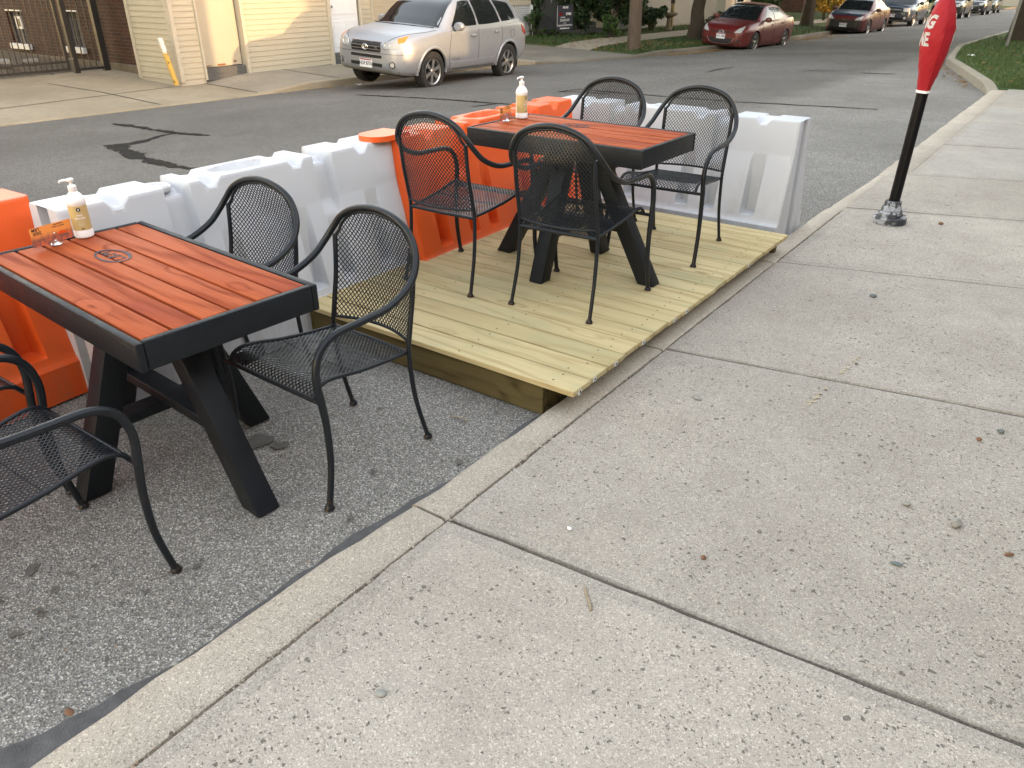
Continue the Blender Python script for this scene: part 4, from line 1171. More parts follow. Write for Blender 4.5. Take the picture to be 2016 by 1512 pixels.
def tree(name, label, x, y, z, r0, h, cr, ch, n, mat, s, seed, lean=(0, 0), bark='bark', group=None):
    t = thing(name, label, 'tree', (x, y, z), 0, group)
    rr = random.Random(seed); m = MB()
    P = []; rad = []
    for k in range(9):
        f = k / 8; zz = f * h
        P.append((lean[0] * zz + rr.gauss(0, .02), lean[1] * zz + rr.gauss(0, .02), zz)); rad.append(r0 * (1.0 - .35 * f) * (1.45 if k == 0 else 1.1 if k == 1 else 1))
    P.insert(1, (P[0][0], P[0][1], .18)); rad.insert(1, r0 * 1.18)
    P[0] = (P[0][0], P[0][1], -.15)
    n_ = 22; m.tube(crom(P, 3), [lerp(i / (3 * (len(P) - 1)), [(k / (len(P) - 1), rad[k]) for k in range(len(P))]) for i in range(3 * (len(P) - 1) + 1)], n_)
    for i, v in enumerate(m.v):
        a = (i % n_) / n_ * 2 * PI; c = Vector((v[0] - lean[0] * v[2], v[1] - lean[1] * v[2], 0)); k = 1 + .06 * math.sin(a * 5 + v[2] * .7) + .04 * math.sin(a * 11 + v[2] * 1.3)
        m.v[i] = (v[0] + c.x * (k - 1), v[1] + c.y * (k - 1), v[2])
    top = Vector(P[-1])
    for k in range(7):
        a = k * 2.4 + rr.random(); e = top + Vector((math.cos(a) * cr * .6, math.sin(a) * cr * .6, ch * (.35 + .5 * rr.random())))
        st = top - Vector((0, 0, rr.random() * h * .3)); mid = st.lerp(e, .5) + Vector((0, 0, -ch * .05))
        m.tube(crom([st, mid, e], 4), [r0 * .4, r0 * .36, r0 * .32, r0 * .28, r0 * .24, r0 * .2, r0 * .15, r0 * .1, r0 * .05], 8)
    m.build('trunk', M[bark], t, smooth=True, angle=70)
    c = MB(); leaf_cloud(c, n, clumpy((top.x, top.y, top.z + ch * .45), (cr, cr, ch * .6), 46, seed + 5, -.6), s[0], s[1], .5, random.Random(seed + 2))
    c.build('crown', mat, t)
    return t
tree('street_tree', 'thick tree trunk standing on the verge beside the red sedan', -12.2, 27.9, zfar(-12.2, 27.9), .24, 3.6, 6.8, 7.5, 42000, M['leaf_dark'], (.09, .17), 11, (.02, .0), group='street trees')
tree('street_tree', 'dark tree trunk on the verge in front of the yellow shrub', -12.75, 42.4, zfar(-12.75, 42.4), .27, 3.8, 6.8, 7.5, 30000, M['leaf_dark'], (.11, .20), 12, (-.01, .02), group='street trees')
tree('street_tree', 'tree trunk on the lawn at the right edge behind a leaning grey post', -2.25, 28.7, zright(-2.2, 28.7), .42, 4.2, 7.5, 8, 46000, M['leaf_dark'], (.09, .17), 13, (.01, .0), group='street trees')
tree('street_tree', 'tree farther along the kerb beyond the dark blue minivan', -12.9, 58, zfar(-12.9, 58), .25, 3.8, 6.5, 7, 16000, M['leaf_dark'], (.16, .27), 14, group='street trees')
tree('street_tree', 'large unseen tree added outside the right edge to shade the far road', 3.1, 22.5, 0, .34, 4.6, 7.6, 7.5, 30000, M['leaf_dark'], (.09, .17), 16, group='street trees')  # unseen; crown added to keep sky light off the far road
tree('yard_tree', 'broad yard tree rising behind the grey porch', -19.5, 29.5, -.25, .26, 4.2, 5.2, 6, 20000, M['leaf_dark'], (.08, .15), 15)
bush('evergreen_shrub', 'big dark evergreen bush beside the utility pole, in front of the white house', 'shrub', -15.2, 27.2, -.3, (1.5, 1.5, 1.15), 7000, M['leaf_dark'], (.05, .10), 21, 'bushes before the houses')
bush('evergreen_shrub', 'dark bush covering the porch stairs behind the sale sign', 'shrub', -15.9, 25.9, -.27, (.9, 1.0, 1.1), 4500, M['leaf_dark'], (.04, .08), 22, 'bushes before the houses')
bush('evergreen_shrub', 'low rounded dark bush against the white house wall', 'shrub', -14.95, 29.9, -.3, (.9, 1.1, .55), 3500, M['leaf_dark'], (.04, .08), 23, 'bushes before the houses')
bush('evergreen_shrub', 'tall narrow dark conifer between the lattice and the grey porch', 'shrub', -16.75, 24.45, -.25, (.42, .42, 1.0), 3200, M['leaf_dark'], (.04, .08), 24, 'bushes before the houses')
bush('leafy_shrub', 'small bright green shrub behind the utility pole', 'shrub', -14.3, 25.5, -.31, (.45, .5, .4), 1500, M['leaf_mid'], (.05, .09), 25)
bush('climbing_plant', 'straggling green creeper growing over the white lattice', 'plant', -16.3, 23.6, -.25, (.16, .36, .46), 520, M['leaf_mid'], (.03, .05), 26)
bush('yellow_shrub', 'yellow and orange flowering shrub between the tree trunk and the maroon hatchback', 'shrub', -13.75, 48.6, -.65, (1.1, 1.3, .9), 3200, M['leaf_yellow'], (.07, .12), 27)
bush('leafy_shrub', 'pale green willowy shrub between the red sedan and the dark tree trunk', 'shrub', -14.4, 41.2, -.55, (.9, 1.2, .95), 3200, M['leaf_mid'], (.06, .11), 28)
bush('garden_hedge', 'dark hedge behind the maroon hatchback', 'hedge', -14.8, 54.5, -.75, (1.6, 3.2, 1.3), 6500, M['leaf_dark'], (.10, .18), 29, 'far hedges')
bush('garden_hedge', 'dark hedge behind the dark blue minivan', 'hedge', -14.9, 63, -.85, (1.6, 4.2, 1.4), 6000, M['leaf_dark'], (.12, .2), 30, 'far hedges')
bush('garden_hedge', 'dark hedge behind the farthest cars', 'hedge', -15.0, 80, -1.2, (2.0, 9, 1.7), 8000, M['leaf_dark'], (.16, .3), 31, 'far hedges')
bush('garden_hedge', 'dark undergrowth at the foot of the tree by the white house', 'hedge', -13.6, 33.4, -.42, (.5, 1.6, .42), 2200, M['leaf_dark'], (.05, .09), 32, 'far hedges')
bush('foundation_plants', 'low green weeds growing along the lattice and porch', 'plants', -15.9, 24.3, -.3, (.35, 1.5, .16), 1100, M['leaf_mid'], (.03, .06), 33)
# utility pole, posts
t = thing('utility_pole', 'weathered brown wooden utility pole on the verge', 'utility pole', (-11.96, 22.85, zfar(-11.96, 22.85)))
m = MB(); n_ = 26; m.tube([(-.015 * z, .01 * z, z) for z in [-.2, 0, .4, .8, 1.2, 1.6, 2.0, 3.5, 5, 7, 9]], [.225, .205, .198, .194, .19, .187, .184, .176, .168, .155, .14], n_)
for i, v in enumerate(m.v):
    a = (i % n_) / n_ * 2 * PI; k = 1 + .02 * math.sin(a * 7 + 1) + .015 * math.sin(a * 13); m.v[i] = (-.015 * v[2] + (v[0] + .015 * v[2]) * k, .01 * v[2] + (v[1] - .01 * v[2]) * k, v[2])
m.build('pole', M['pole_wood'], t, smooth=True, angle=70)
m = MB(); m.b2(-1.3, 1.1, -.17, -.06, 8.1, 8.22); m.build('crossarm', M['pole_wood'], t)
for x in (-1.15, -.5, .4, .95):
    q = MB(); q.lathe([(.03, 8.22), (.03, 8.27), (.045, 8.29), (.03, 8.33), (.04, 8.35), (0, 8.37)], 12, (x, -.115, 0)); q.build('insulator', M['white'], t, smooth=True)
t = thing('sign_post', 'leaning grey steel sign post before the tree at the right edge', 'post', (-2.36, 25.2, zright(-2.36, 25.2)))
m = MB(); ln = Vector((.04, .02, 1)).normalized()
for (a, b_, c) in (((-.03, 0, 0), .006, .04), ((.03, 0, 0), .006, .04), ((0, .018, 0), .06, .006)):
    o = Vector(a); m.beam(o, o + ln * 2.6, b_, c, up=(0, 1, 0))
m.build('channel_post', simple('galvanised_post', (.20, .205, .20), .55, metal=.5, var=.3), t)
q = MB(); q.box(ln * 2.45 + Vector((0, -.03, 0)), (.30, .004, .45), bev=.001); q.build('sign_plate', M['white'], t)
t = thing('bollard', 'rusty yellow and white steel bollard leaning on the garage corner', 'bollard', (-15.42, 9.58, -.35))
tb = NT('bollard_paint'); z_ = tb.sep()[2]; bc = tb.mix(tb.ramp(tb.math('ADD', z_, tb.math('MULTIPLY', tb.noise(12, 4), .1)), [(.60, 0.), (.64, 1.)]), (.52, .33, .07), (.62, .60, .55)); bc = tb.mix(tb.ramp(tb.noise(9, 5, .7), [(.56, 0.), (.62, 1.)]), bc, (.11, .06, .03)); BOL = tb.fin(bc, .6)
m = MB(); m.tube([(0, 0, -.05), (-.05, -.14, .80), (-.052, -.146, .83), (-.052, -.146, .84)], [.052, .052, .046, .02], 18); m.build('post', BOL, t, smooth=True, angle=40)

# ------------------------------------------------------------------ buildings on the far side
def lap_siding(m, y0, y1, z0, z1, x, face=1, lap=.107, axis='y', mi=0):
    """laps on a wall; axis 'y': wall runs along Y facing +X ; axis 'x': wall runs along X facing -Y"""
    n = int((z1 - z0) / lap) + 1
    for k in range(n):
        a = z0 + k * lap; b_ = min(z1, a + lap)
        if b_ - a < .01: continue
        pr = [(.016, a), (.016, a + .008), (.003, b_), (0, b_), (0, a)]
        vs = []
        for u in (y0, y1):
            for (d, z) in pr: vs.append((x + d * face, u, z) if axis == 'y' else (u, x - d, z))
        m.add(vs, [(0, 1, 6, 5), (1, 2, 7, 6), (0, 5, 9, 4), (0, 4, 3, 2, 1), (5, 6, 7, 8, 9)], mi)
GZ = -.36
t = thing('garage_building', 'cream vinyl sided garage with a recessed panel door at the pavement', 'garage', (-15.5, 11.9, GZ))
def G(x, y, z): return (x + 15.5, y - 11.9, z - GZ)
def gb_(m, x0, x1, y0, y1, z0, z1, **k): m.b2(x0 + 15.5, x1 + 15.5, y0 - 11.9, y1 - 11.9, z0 - GZ, z1 - GZ, **k)
ZT = 2.75
m = MB(); gb_(m, -17.0, -15.53, 9.75, 10.36, GZ - .3, ZT); gb_(m, -16.95, -15.53, 11.44, 13.96, GZ - .3, ZT); gb_(m, -16.95, -15.72, 10.36, 11.44, GZ - .3, ZT); gb_(m, -16.95, -15.62, 13.96, 14.95, GZ - .3, ZT); gb_(m, -16.95, -15.53, 14.95, 15.38, GZ - .3, ZT); gb_(m, -15.72, -15.53, 10.36, 11.44, 2.0, ZT)
m.build('wall', M['siding_trim'], t)
m = MB()
lap_siding(m, 9.83 - 11.9, 10.33 - 11.9, 0.02, ZT - GZ, 0 - .03); lap_siding(m, 11.50 - 11.9, 13.90 - 11.9, 0.02, ZT - GZ, -.03); lap_siding(m, 15.02 - 11.9, 15.36 - 11.9, .02, ZT - GZ, -.03)
lap_siding(m, -16.98 + 15.5, -15.60 + 15.5, .02, ZT - GZ, 9.75 - 11.9, axis='x')
m.build('siding', M['siding'], t)
for (y0, y1) in ((9.735, 9.83), (10.33, 10.375), (11.425, 11.50), (13.90, 13.99), (14.95, 15.02), (15.36, 15.40)):
    q = MB(); gb_(q, -15.56, -15.47, y0, y1, GZ - .02, ZT, bev=.004); q.build('corner_trim', M['siding_trim'], t)
q = MB(); gb_(q, -15.62, -15.50, 9.725, 9.7345, GZ - .02, ZT); gb_(q, -17.02, -16.93, 9.722, 9.7495, GZ - .02, ZT); q.build('corner_trim', M['siding_trim'], t)
q = MB(); gb_(q, -15.718, -15.655, 10.39, 11.41, -.15, 2.0, bev=.004); do = q.build('panel_door', M['door_cream'], t)
q = MB(); gb_(q, -15.654, -15.651, 10.45, 10.62, -.135, -.118); gb_(q, -15.654, -15.651, 10.78, 10.98, -.14, -.105); gb_(q, -15.654, -15.651, 11.2, 11.27, -.10, -.06); q.build('rust_patch', simple('rust_stain', (.20, .085, .03), .9, var=.4, scale=30), do)
q = MB(); gb_(q, -15.65, -15.64, 10.43, 10.47, .82, .88); gb_(q, -15.65, -15.64, 10.43, 10.47, .62, .66); q.build('hinge', M['screw'], do)
q = MB(); gb_(q, -15.719, -15.56, 10.376, 11.424, GZ - .05, -.165, bev=.006); q.build('block_sill', M['block'], t)
dw = MB(); gb_(dw, -15.618, -15.57, 14.0, 14.94, -.10, 1.98, bev=.004); wd_ = dw.build('panelled_door', M['white_door'], t)
for (y0, y1) in ((14.12, 14.43), (14.52, 14.83)):
    for (z0, z1) in ((.02, .62), (.74, 1.42), (1.54, 1.86)):
        q = MB(); gb_(q, -15.571, -15.562, y0, y1, z0, z1, bev=.004); q.build('door_panel', M['white_door'], wd_)
q = MB(); q.lathe([(.012, 0), (.012, .03), (.028, .04), (.03, .055), (.02, .07), (0, .072)], 16, G(-15.57, 14.07, .92), axis='x'); q.build('door_knob', M['chrome'], wd_, smooth=True)
q = MB(); gb_(q, -15.62, -15.5, 13.992, 14.948, GZ - .05, -.105); q.build('door_step', M['block'], t)
rf = MB(); rf.add([G(-15.3, 9.5, ZT), G(-15.3, 15.6, ZT), G(-17.02, 15.6, ZT + .2), G(-17.02, 9.5, ZT + .2), G(-15.3, 9.5, ZT + .12), G(-15.3, 15.6, ZT + .12), G(-17.02, 15.6, ZT + .32), G(-17.02, 9.5, ZT + .32)], [(0, 1, 2, 3), (4, 5, 6, 7), (0, 1, 5, 4), (1, 2, 6, 5), (2, 3, 7, 6), (3, 0, 4, 7)]); rf.build('roof', M['roof'], t)
# second sided garage behind the SUV
t = thing('sided_outbuilding', 'cream sided outbuilding behind the silver car, white lattice at its base', 'outbuilding', (-16.5, 19.5, GZ))
def H(x, y, z): return (x + 16.5, y - 19.5, z - GZ)
def hb(m, x0, x1, y0, y1, z0, z1, **k): m.b2(x0 + 16.5, x1 + 16.5, y0 - 19.5, y1 - 19.5, z0 - GZ, z1 - GZ, **k)
m = MB(); hb(m, -22, -16.53, 15.75, 23.80, .84, 3.2); hb(m, -22, -16.53, 15.75, 21.2, GZ - .3, .84); hb(m, -22, -17.3, 21.2, 23.7, GZ - .3, .84); m.build('wall', M['siding_trim'], t)
m = MB(); lap_siding(m, 15.76 - 19.5, 23.74 - 19.5, .84 - GZ, 3.2 - GZ, -.03); lap_siding(m, 15.76 - 19.5, 21.15 - 19.5, .02, .84 - GZ, -.03); m.build('siding', M['siding'], t)
q = MB(); hb(q, -16.55, -16.46, 21.2, 23.84, .70, .835); q.build('skirt_board', M['siding_trim'], t)
for y in (21.25, 23.90):
    q = MB(); hb(q, -16.54, -16.45, y - .05, y + .04, GZ, .70); q.build('lattice_post', M['white_door'], t)
l = MB(); y0, y1, z0, z1 = 21.3, 23.84, GZ + .03, .69
st = .115
for sgn, dx in ((1, .0), (-1, .008)):
    k0 = -40
    for k in range(-40, 60):
        c0 = y0 + k * st
        pts = []
        a = max(z0, z0); 
        # line y = c0 + sgn * (z - z0)
        za, zb = z0, z1; ya, yb = c0, c0 + sgn * (z1 - z0)
        if sgn > 0:
            if yb < y0 or ya > y1: continue
            if ya < y0: za += (y0 - ya); ya = y0
            if yb > y1: zb -= (yb - y1); yb = y1
        else:
            if ya < y0 or yb > y1: continue
            if ya > y1: za += (ya - y1); ya = y1
            if yb < y0: zb -= (y0 - yb); yb = y0
        if zb - za > .03: l.beam(H(-16.50 + dx, ya, za), H(-16.50 + dx, yb, zb), .034, .007, up=(1, 0, 0))
l.build('lattice', M['white_door'], t)
rf = MB(); hb(rf, -22.3, -16.2, 15.6, 24.0, 3.2, 3.34); rf.build('roof', M['roof'], t)
# brick house with white painted end, windows, foundation
t = thing('brick_house', 'dark red brick house with a white painted corner behind the iron fence', 'house', (-20, 10.2, -.38))
def Bk(m, x0, x1, y0, y1, z0, z1, **k): m.b2(x0 + 20, x1 + 20, y0 - 10.2, y1 - 10.2, z0 + .38, z1 + .38, **k)
w1, w2 = (-23.55, -22.66), (-20.70, -19.95)
m = MB()
for (x0, x1, z0, z1) in ((-30, w1[0], -.20, 6), (w1[1], w2[0], -.20, 6), (w2[1], -17.72, -.2, 6), (w1[0], w1[1], -.2, .02), (w2[0], w2[1], -.2, .06), (w1[0], w1[1], .80, 6), (w2[0], w2[1], .85, 6)):
    Bk(m, x0, x1, 10.2, 10.45, z0, z1)
m.build('brick_wall', M['brick'], t)
m = MB(); Bk(m, -30, -17.72, 10.14, 10.46, -.7, -.205, bev=.01); m.build('foundation', M['foundation'], t)
m = MB(); Bk(m, -17.715, -16.99, 10.19, 10.46, -.7, 6); m.build('painted_wall', M['brick_white'], t)
gl = M['glass']
for (a, b_), z0, z1 in ((w1, .02, .80), (w2, .06, .85)):
    q = MB(); Bk(q, a - .06, b_ + .06, 10.11, 10.36, z0 - .13, z0 - .002, bev=.006); s_o = q.build('window_sill', M['white_door'], t)
    q = MB()
    for k in range(5): Bk(q, a + (b_ - a) * k / 4 - .008, a + (b_ - a) * k / 4 + .008, 10.28, 10.31, z0, z1)
    for k in range(5): Bk(q, a, b_, 10.281, 10.309, z0 + (z1 - z0) * k / 4 - .006, z0 + (z1 - z0) * k / 4 + .006)
    wf = q.build('window', simple('window_mortar', (.20, .19, .18), .8), t)
    q = MB(); Bk(q, a, b_, 10.315, 10.33, z0, z1); q.build('pane', simple('glass_block', (.10, .09, .085), .6, var=.35, scale=9), wf)
    q = MB(); Bk(q, a, b_, 10.19, 10.24, z1 - .02, z1 + .01); q.build('lintel', M['white_door'], t)
q = MB(); Bk(q, -23.28, -22.98, 10.26, 10.30, .36, .66, bev=.004); vf = q.build('vent_frame', M['white_door'], t)
q = MB(); Bk(q, -23.22, -23.04, 10.255, 10.262, .42, .60); q.build('vent_opening', M['trim_black'], vf)
m = MB(); Bk(m, -30.2, -16.9, 10.0, 16, 6, 6.25); m.build('roof', M['roof'], t)
m = MB(); Bk(m, -30, -17.02, 10.46, 16, -.7, 5.99); m.build('house_core', M['brick'], t)
bush('weeds', 'small weeds at the foot of the white painted brick', 'plants', -17.25, 10.05, -.40, (.16, .10, .09), 160, M['leaf_mid'], (.02, .035), 41)
# iron fence and gate along X = -18.8
def picket_run(m, y0, y1, zb, zt, sp_=.115, x=-18.8):
    n = int((y1 - y0) / sp_)
    for k in range(1, n): m.b2(x - .009, x + .009, y0 + k * (y1 - y0) / n - .009, y0 + k * (y1 - y0) / n + .009, zb, zt)
t = thing('iron_gate', 'wide dark iron picket gate across the driveway', 'gate', (0, 0, 0))
m = MB(); picket_run(m, 6.0, 9.13, -.26, 1.55); m.build('picket', M['iron'], t)
m = MB(); m.b2(-18.825, -18.775, 5.95, 9.17, -.29, -.235); m.b2(-18.825, -18.775, 5.95, 9.17, -.13, -.085); m.b2(-18.825, -18.775, 5.95, 9.17, 1.5, 1.56); m.b2(-18.83, -18.77, 9.10, 9.17, -.2895, 1.559); m.build('gate_frame', M['iron'], t)
q = MB(); q.box((-18.75, 9.20, -.05), (.03, .12, .05), bev=.005); q.build('latch', M['chrome'], t)
t = thing('iron_fence', 'short dark iron fence panel between the gate post and the brick wall', 'fence', (0, 0, 0))
m = MB(); picket_run(m, 9.36, 9.92, -.30, 1.6); m.build('picket', M['iron'], t)
m = MB(); m.b2(-18.825, -18.775, 9.36, 9.92, -.31, -.26); m.b2(-18.825, -18.775, 9.36, 9.92, 1.5, 1.56); m.build('rail', M['iron'], t)
q = MB(); q.b2(-18.85, -18.75, 9.25, 9.36, -.45, 1.75); q.build('post', M['iron'], t)
q = MB(); q.b2(-18.86, -18.74, 9.92, 10.06, -.45, 1.75); q.build('post', M['iron'], t)
stone('white stone behind the iron gate', -20.6, 8.6, .18, M['stone'], (1.2, .8, .6), .3, -.28, 'stones behind the gate')
stone('pale broken block behind the iron gate', -20.9, 9.3, .16, M['stone'], (1.3, .7, .5), 1.3, -.28, 'stones behind the gate')
# grey porch with stairs
t = thing('grey_porch', 'dark grey painted wooden porch and stairs behind the sale sign', 'porch', (-16.6, 25.9, -.25))
m = MB(); m.b2(-2.2, 0, -1.25, 2.4, .78, .88); m.build('porch_floor', M['porch'], t)
m = MB(); m.b2(-2.2, -.04, -1.2, -1.14, 0, .78); m.b2(-.06, -.02, -1.1, -.2, 0, .775); m.build('skirting', M['porch'], t)
m = MB()
for k in range(11): m.b2(-.05, -.01, -1.2 + k * .14, -1.16 + k * .14, .90, 1.7)
m.b2(-.07, .01, -1.25, .4, 1.70, 1.77); m.b2(-.06, .0, -1.25, .4, .885, .93); m.build('railing', M['porch'], t)
m = MB()
for k in range(4): m.b2(.0 + k * .27, .0 + (k + 1) * .27, -.15, 1.2, 0, .70 - k * .19)
m.build('stairs', M['porch'], t)
m = MB(); m.beam((-.03, -1.1, .72), (-.0, .35, -.02), .05, .06); m.beam((-.02, -.1, 1.5), (1.0, -.1, .75), .05, .07); m.build('brace', M['porch'], t)
m = MB(); m.b2(-2.2, -2.0, -1.25, 2.4, .88, 4.2); m.build('wall', M['porch'], t)
m = MB(); m.b2(-2.3, .3, -1.4, 2.6, 4.2, 4.35); m.build('roof', M['roof'], t)
for y in (-1.2, 2.3):
    q = MB(); q.b2(-.12, -.0, y - .06, y + .06, .88, 4.2); q.build('porch_post', M['porch'], t)
# pale sided house
t = thing('white_house', 'pale lap sided house behind the tree trunk and the red sedan', 'house', (-16, 33.5, -.4))
m = MB(); m.b2(-9, -.03, -4.2, 5.2, -.3, 5.5); m.build('wall', M['siding_grey'], t)
m = MB(); lap_siding(m, -4.2, 5.2, .1, 5.5, -.03, lap=.125); lap_siding(m, -9, -.03, .1, 5.5, -4.2, lap=.125, axis='x'); m.build('siding', M['siding_grey'], t)
m = MB(); m.add([(.4, -4.6, 5.5), (.4, 5.6, 5.5), (-4.5, 5.6, 8), (-4.5, -4.6, 8), (-9.4, -4.6, 5.5), (-9.4, 5.6, 5.5)], [(0, 1, 2, 3), (3, 2, 5, 4), (0, 3, 4), (1, 5, 2)]); m.build('roof', M['roof'], t)
for y in (-2.2, 1.6):
    q = MB(); q.b2(-.03, .035, y - .55, y + .55, 1.7, 3.1, bev=.01); wf = q.build('window', M['white_door'], t)
    q = MB(); q.b2(.03, .042, y - .45, y + .45, 1.8, 3.0); q.build('pane', M['glass'], wf)
t = thing('pipe_post', 'ochre pipe post with a dark cap beside the pale house wall', 'post', (-15.1, 32.0, -.38))
m = MB(); m.lathe([(.075, 0), (.075, .95)], 16); m.build('pipe', simple('ochre_pipe', (.22, .17, .07), .7, var=.25), t, smooth=True, angle=40)
m = MB(); m.lathe([(.09, .95), (.09, 1.1), (.0, 1.11)], 16); m.build('cap', M['trim_black'], t, smooth=True, angle=40)
t = thing('stone_birdbath', 'mossy stone pedestal basin in front of the pale house', 'birdbath', (-14.75, 31.0, -.36))
m = MB(); m.lathe([(.16, 0), (.16, .06), (.09, .12), (.08, .42), (.14, .48)], 20); m.build('pedestal', M['foundation'], t, smooth=True, angle=40)
m = MB(); m.lathe([(.14, .48), (.32, .55), (.34, .62), (.30, .63), (.05, .56), (0, .56)], 24); m.build('basin', M['foundation'], t, smooth=True, angle=40)
# more houses along the far side
def house(label, x0, x1, y0, y1, z, h, mat, lap=.13, side=1):
    xc, yc = (x0 + x1) / 2, (y0 + y1) / 2
    t = thing('neighbour_house', label, 'house', (xc, yc, z), 0)
    hx, hy = (x1 - x0) / 2, (y1 - y0) / 2
    m = MB(); m.b2(-hx, hx, -hy, hy, -.5, h); m.build('wall', mat, t)
    m = MB(); f = side * hx
    m.add([(hx + .4, -hy - .4, h), (hx + .4, hy + .4, h), (0, hy + .4, h + 2.6), (0, -hy - .4, h + 2.6), (-hx - .4, -hy - .4, h), (-hx - .4, hy + .4, h)], [(0, 1, 2, 3), (3, 2, 5, 4), (0, 3, 4), (1, 5, 2)]); m.build('roof', M['roof'], t)
    for k, y in enumerate((-hy * .55, hy * .55)):
        for zz in (1.0, 3.6):
            if zz + 1.5 > h: continue
            q = MB(); q.b2(f - .02, f + side * .06, y - .6, y + .6, zz, zz + 1.5); w = q.build('window', M['white_door'], t)
            q = MB(); q.b2(f + side * .055, f + side * .07, y - .5, y + .5, zz + .1, zz + 1.4); q.build('pane', M['glass'], w)
    q = MB(); q.b2(f - .02, f + side * .07, -.5, .5, .1, 2.2); d = q.build('door', M['white_door'], t)
    q = MB(); q.lathe([(.03, 0), (.03, .05), (0, .06)], 10, (f + side * .08, .38, 1.1), axis='x'); q.build('door_knob', M['chrome'], d)
house('pale grey house far down the street beyond the yellow shrub', -28, -18.5, 46, 55, -.9, 6, M['siding_grey'])
house('dark brick house far down the street beyond the hedges', -29, -18.5, 60, 70, -1.0, 6, M['brick'])
house('cream house at the far end of the street', -29, -18.5, 76, 90, -1.2, 6, M['siding'])
house('grey house closing the view beyond the last parked cars', -16, 6, 120, 132, -1.6, 7, M['siding_grey'])
house('unseen dark brick house added across the driveway to shade the garage side', -27, -15.6, -12, 4.2, -.4, 8, M['brick'])  # unseen house added to shade the garage side and brick wall
# near side, unseen: houses and fence added to block and shape the sun
house('unseen brick building added beside the pavement to block the sun', 3.9, 16, -16, 12.62, .05, 4.4, M['brick'], side=-1)
house('unseen cream house added beyond the sun gap to block the sun', 5.2, 16, 16.35, 34, 0, 5.2, M['siding'], side=-1)
house('unseen grey house added farther along the right side to block the sun', 5.2, 16, 34.6, 49.2, -.2, 5.4, M['siding_grey'], side=-1)
house('unseen white house added farthest along the right side to block the sun', 5.2, 16, 52.5, 100, -.6, 5.6, M['siding_grey'], side=-1)
t = thing('sun_stop_fence', 'unseen board fence added in the gap to cut off the low sun', 'fence', (4.6, 14.5, 0))  # unseen fence added to set the lower edge of the sun beam
m = MB()
for k in range(26): m.b2(-.012, .012, -1.86 + k * .1435, -1.86 + k * .1435 + .138, .02, 2.0)
m.build('boards', M['beam'], t)
m = MB(); m.b2(.013, .05, -1.86, 1.86, .4, .49); m.b2(.013, .05, -1.86, 1.86, 1.6, 1.69); m.build('rail', M['beam'], t)
# for-sale sign
t = thing('for_sale_sign', 'black estate agent sale sign on two stakes in the grass', 'sign', (-15.33, 24.2, -.29))
SX = Vector((.06, 1, 0)).normalized()
F0 = frame((0, 0, .62), SX, (0, 0, 1))
m = MB(); o = MB(); o.box((0, 0, 0), (.92, .76, .018)); m.merge(o, F0); bo = m.build('sign_board', M['ink'], t)
for s in (-.46, .46):
    q = MB(); q.tube([SX * s + Vector((0, 0, -.1)), SX * s + Vector((0, 0, 1.0))], .014, 8); q.build('stake', M['trim_black'], t)
def st_(txt, size, x, y, mat, bold=.003, stretch=1., align='CENTER'):
    q = text_mb(txt, size, .002, align=align, stretch=stretch, bold=bold); o = MB(); o.merge(q, F0 @ Matrix.Translation((x, y, .0105))); o.build('lettering', mat, bo)
st_('FOR SALE', .085, .02, .30, M['paper'], .004, .85)
st_('CITYWIDE', .105, .20, .10, M['paper'], .004, .62)
st_('REAL', .105, -.24, .10, M['red_lens'], .005, .8)
st_('REALTY SERVICES', .04, -.12, .005, M['paper'], .001, .8)
st_('216-215-1671', .105, 0, -.085, M['paper'], .002, .92)
st_('Realtor Sales', .036, 0, -.17, M['paper'], .0, .9)
st_('GlobalRealEstate.com', .062, 0, -.33, M['paper'], .002, .98)
q = MB(); o = MB(); o.box((0, -.225, .0105), (.86, .012, .002)); o.box((0, -.252, .0105), (.86, .012, .002)); o.box((-.435, .06, .0105), (.016, .60, .002)); o.box((-.435, .34, .0105), (.016, .06, .002)); q.merge(o, F0); q.build('rule_line', M['paper'], bo)
# litter
m = MB(); m.grid(lambda u, v: (.16 * (u - .5), .07 * (v - .5), .012 + .02 * math.sin(u * 7) * math.sin(v * 5 + u * 4)), 10, 6)
tag(m.build('paper_scrap', M['paper'], loc=(-2.55, 20.6, zright(-2.6, 20.6) + .03), rot=(0, 0, .5)), 'crumpled white paper lying on the lawn near the kerb', 'litter')
m = MB(); m.grid(lambda u, v: (.14 * (u - .5), .09 * (v - .5), .012 + .02 * math.sin(u * 6) * math.sin(v * 5 + u * 4)), 10, 6)
tag(m.build('paper_scrap', M['paper'], loc=(-13.0, 12.35, zroad(-13.0, 12.35) + .01), rot=(0, 0, .2)), 'pinkish paper scrap in the gutter by the silver car', 'litter')
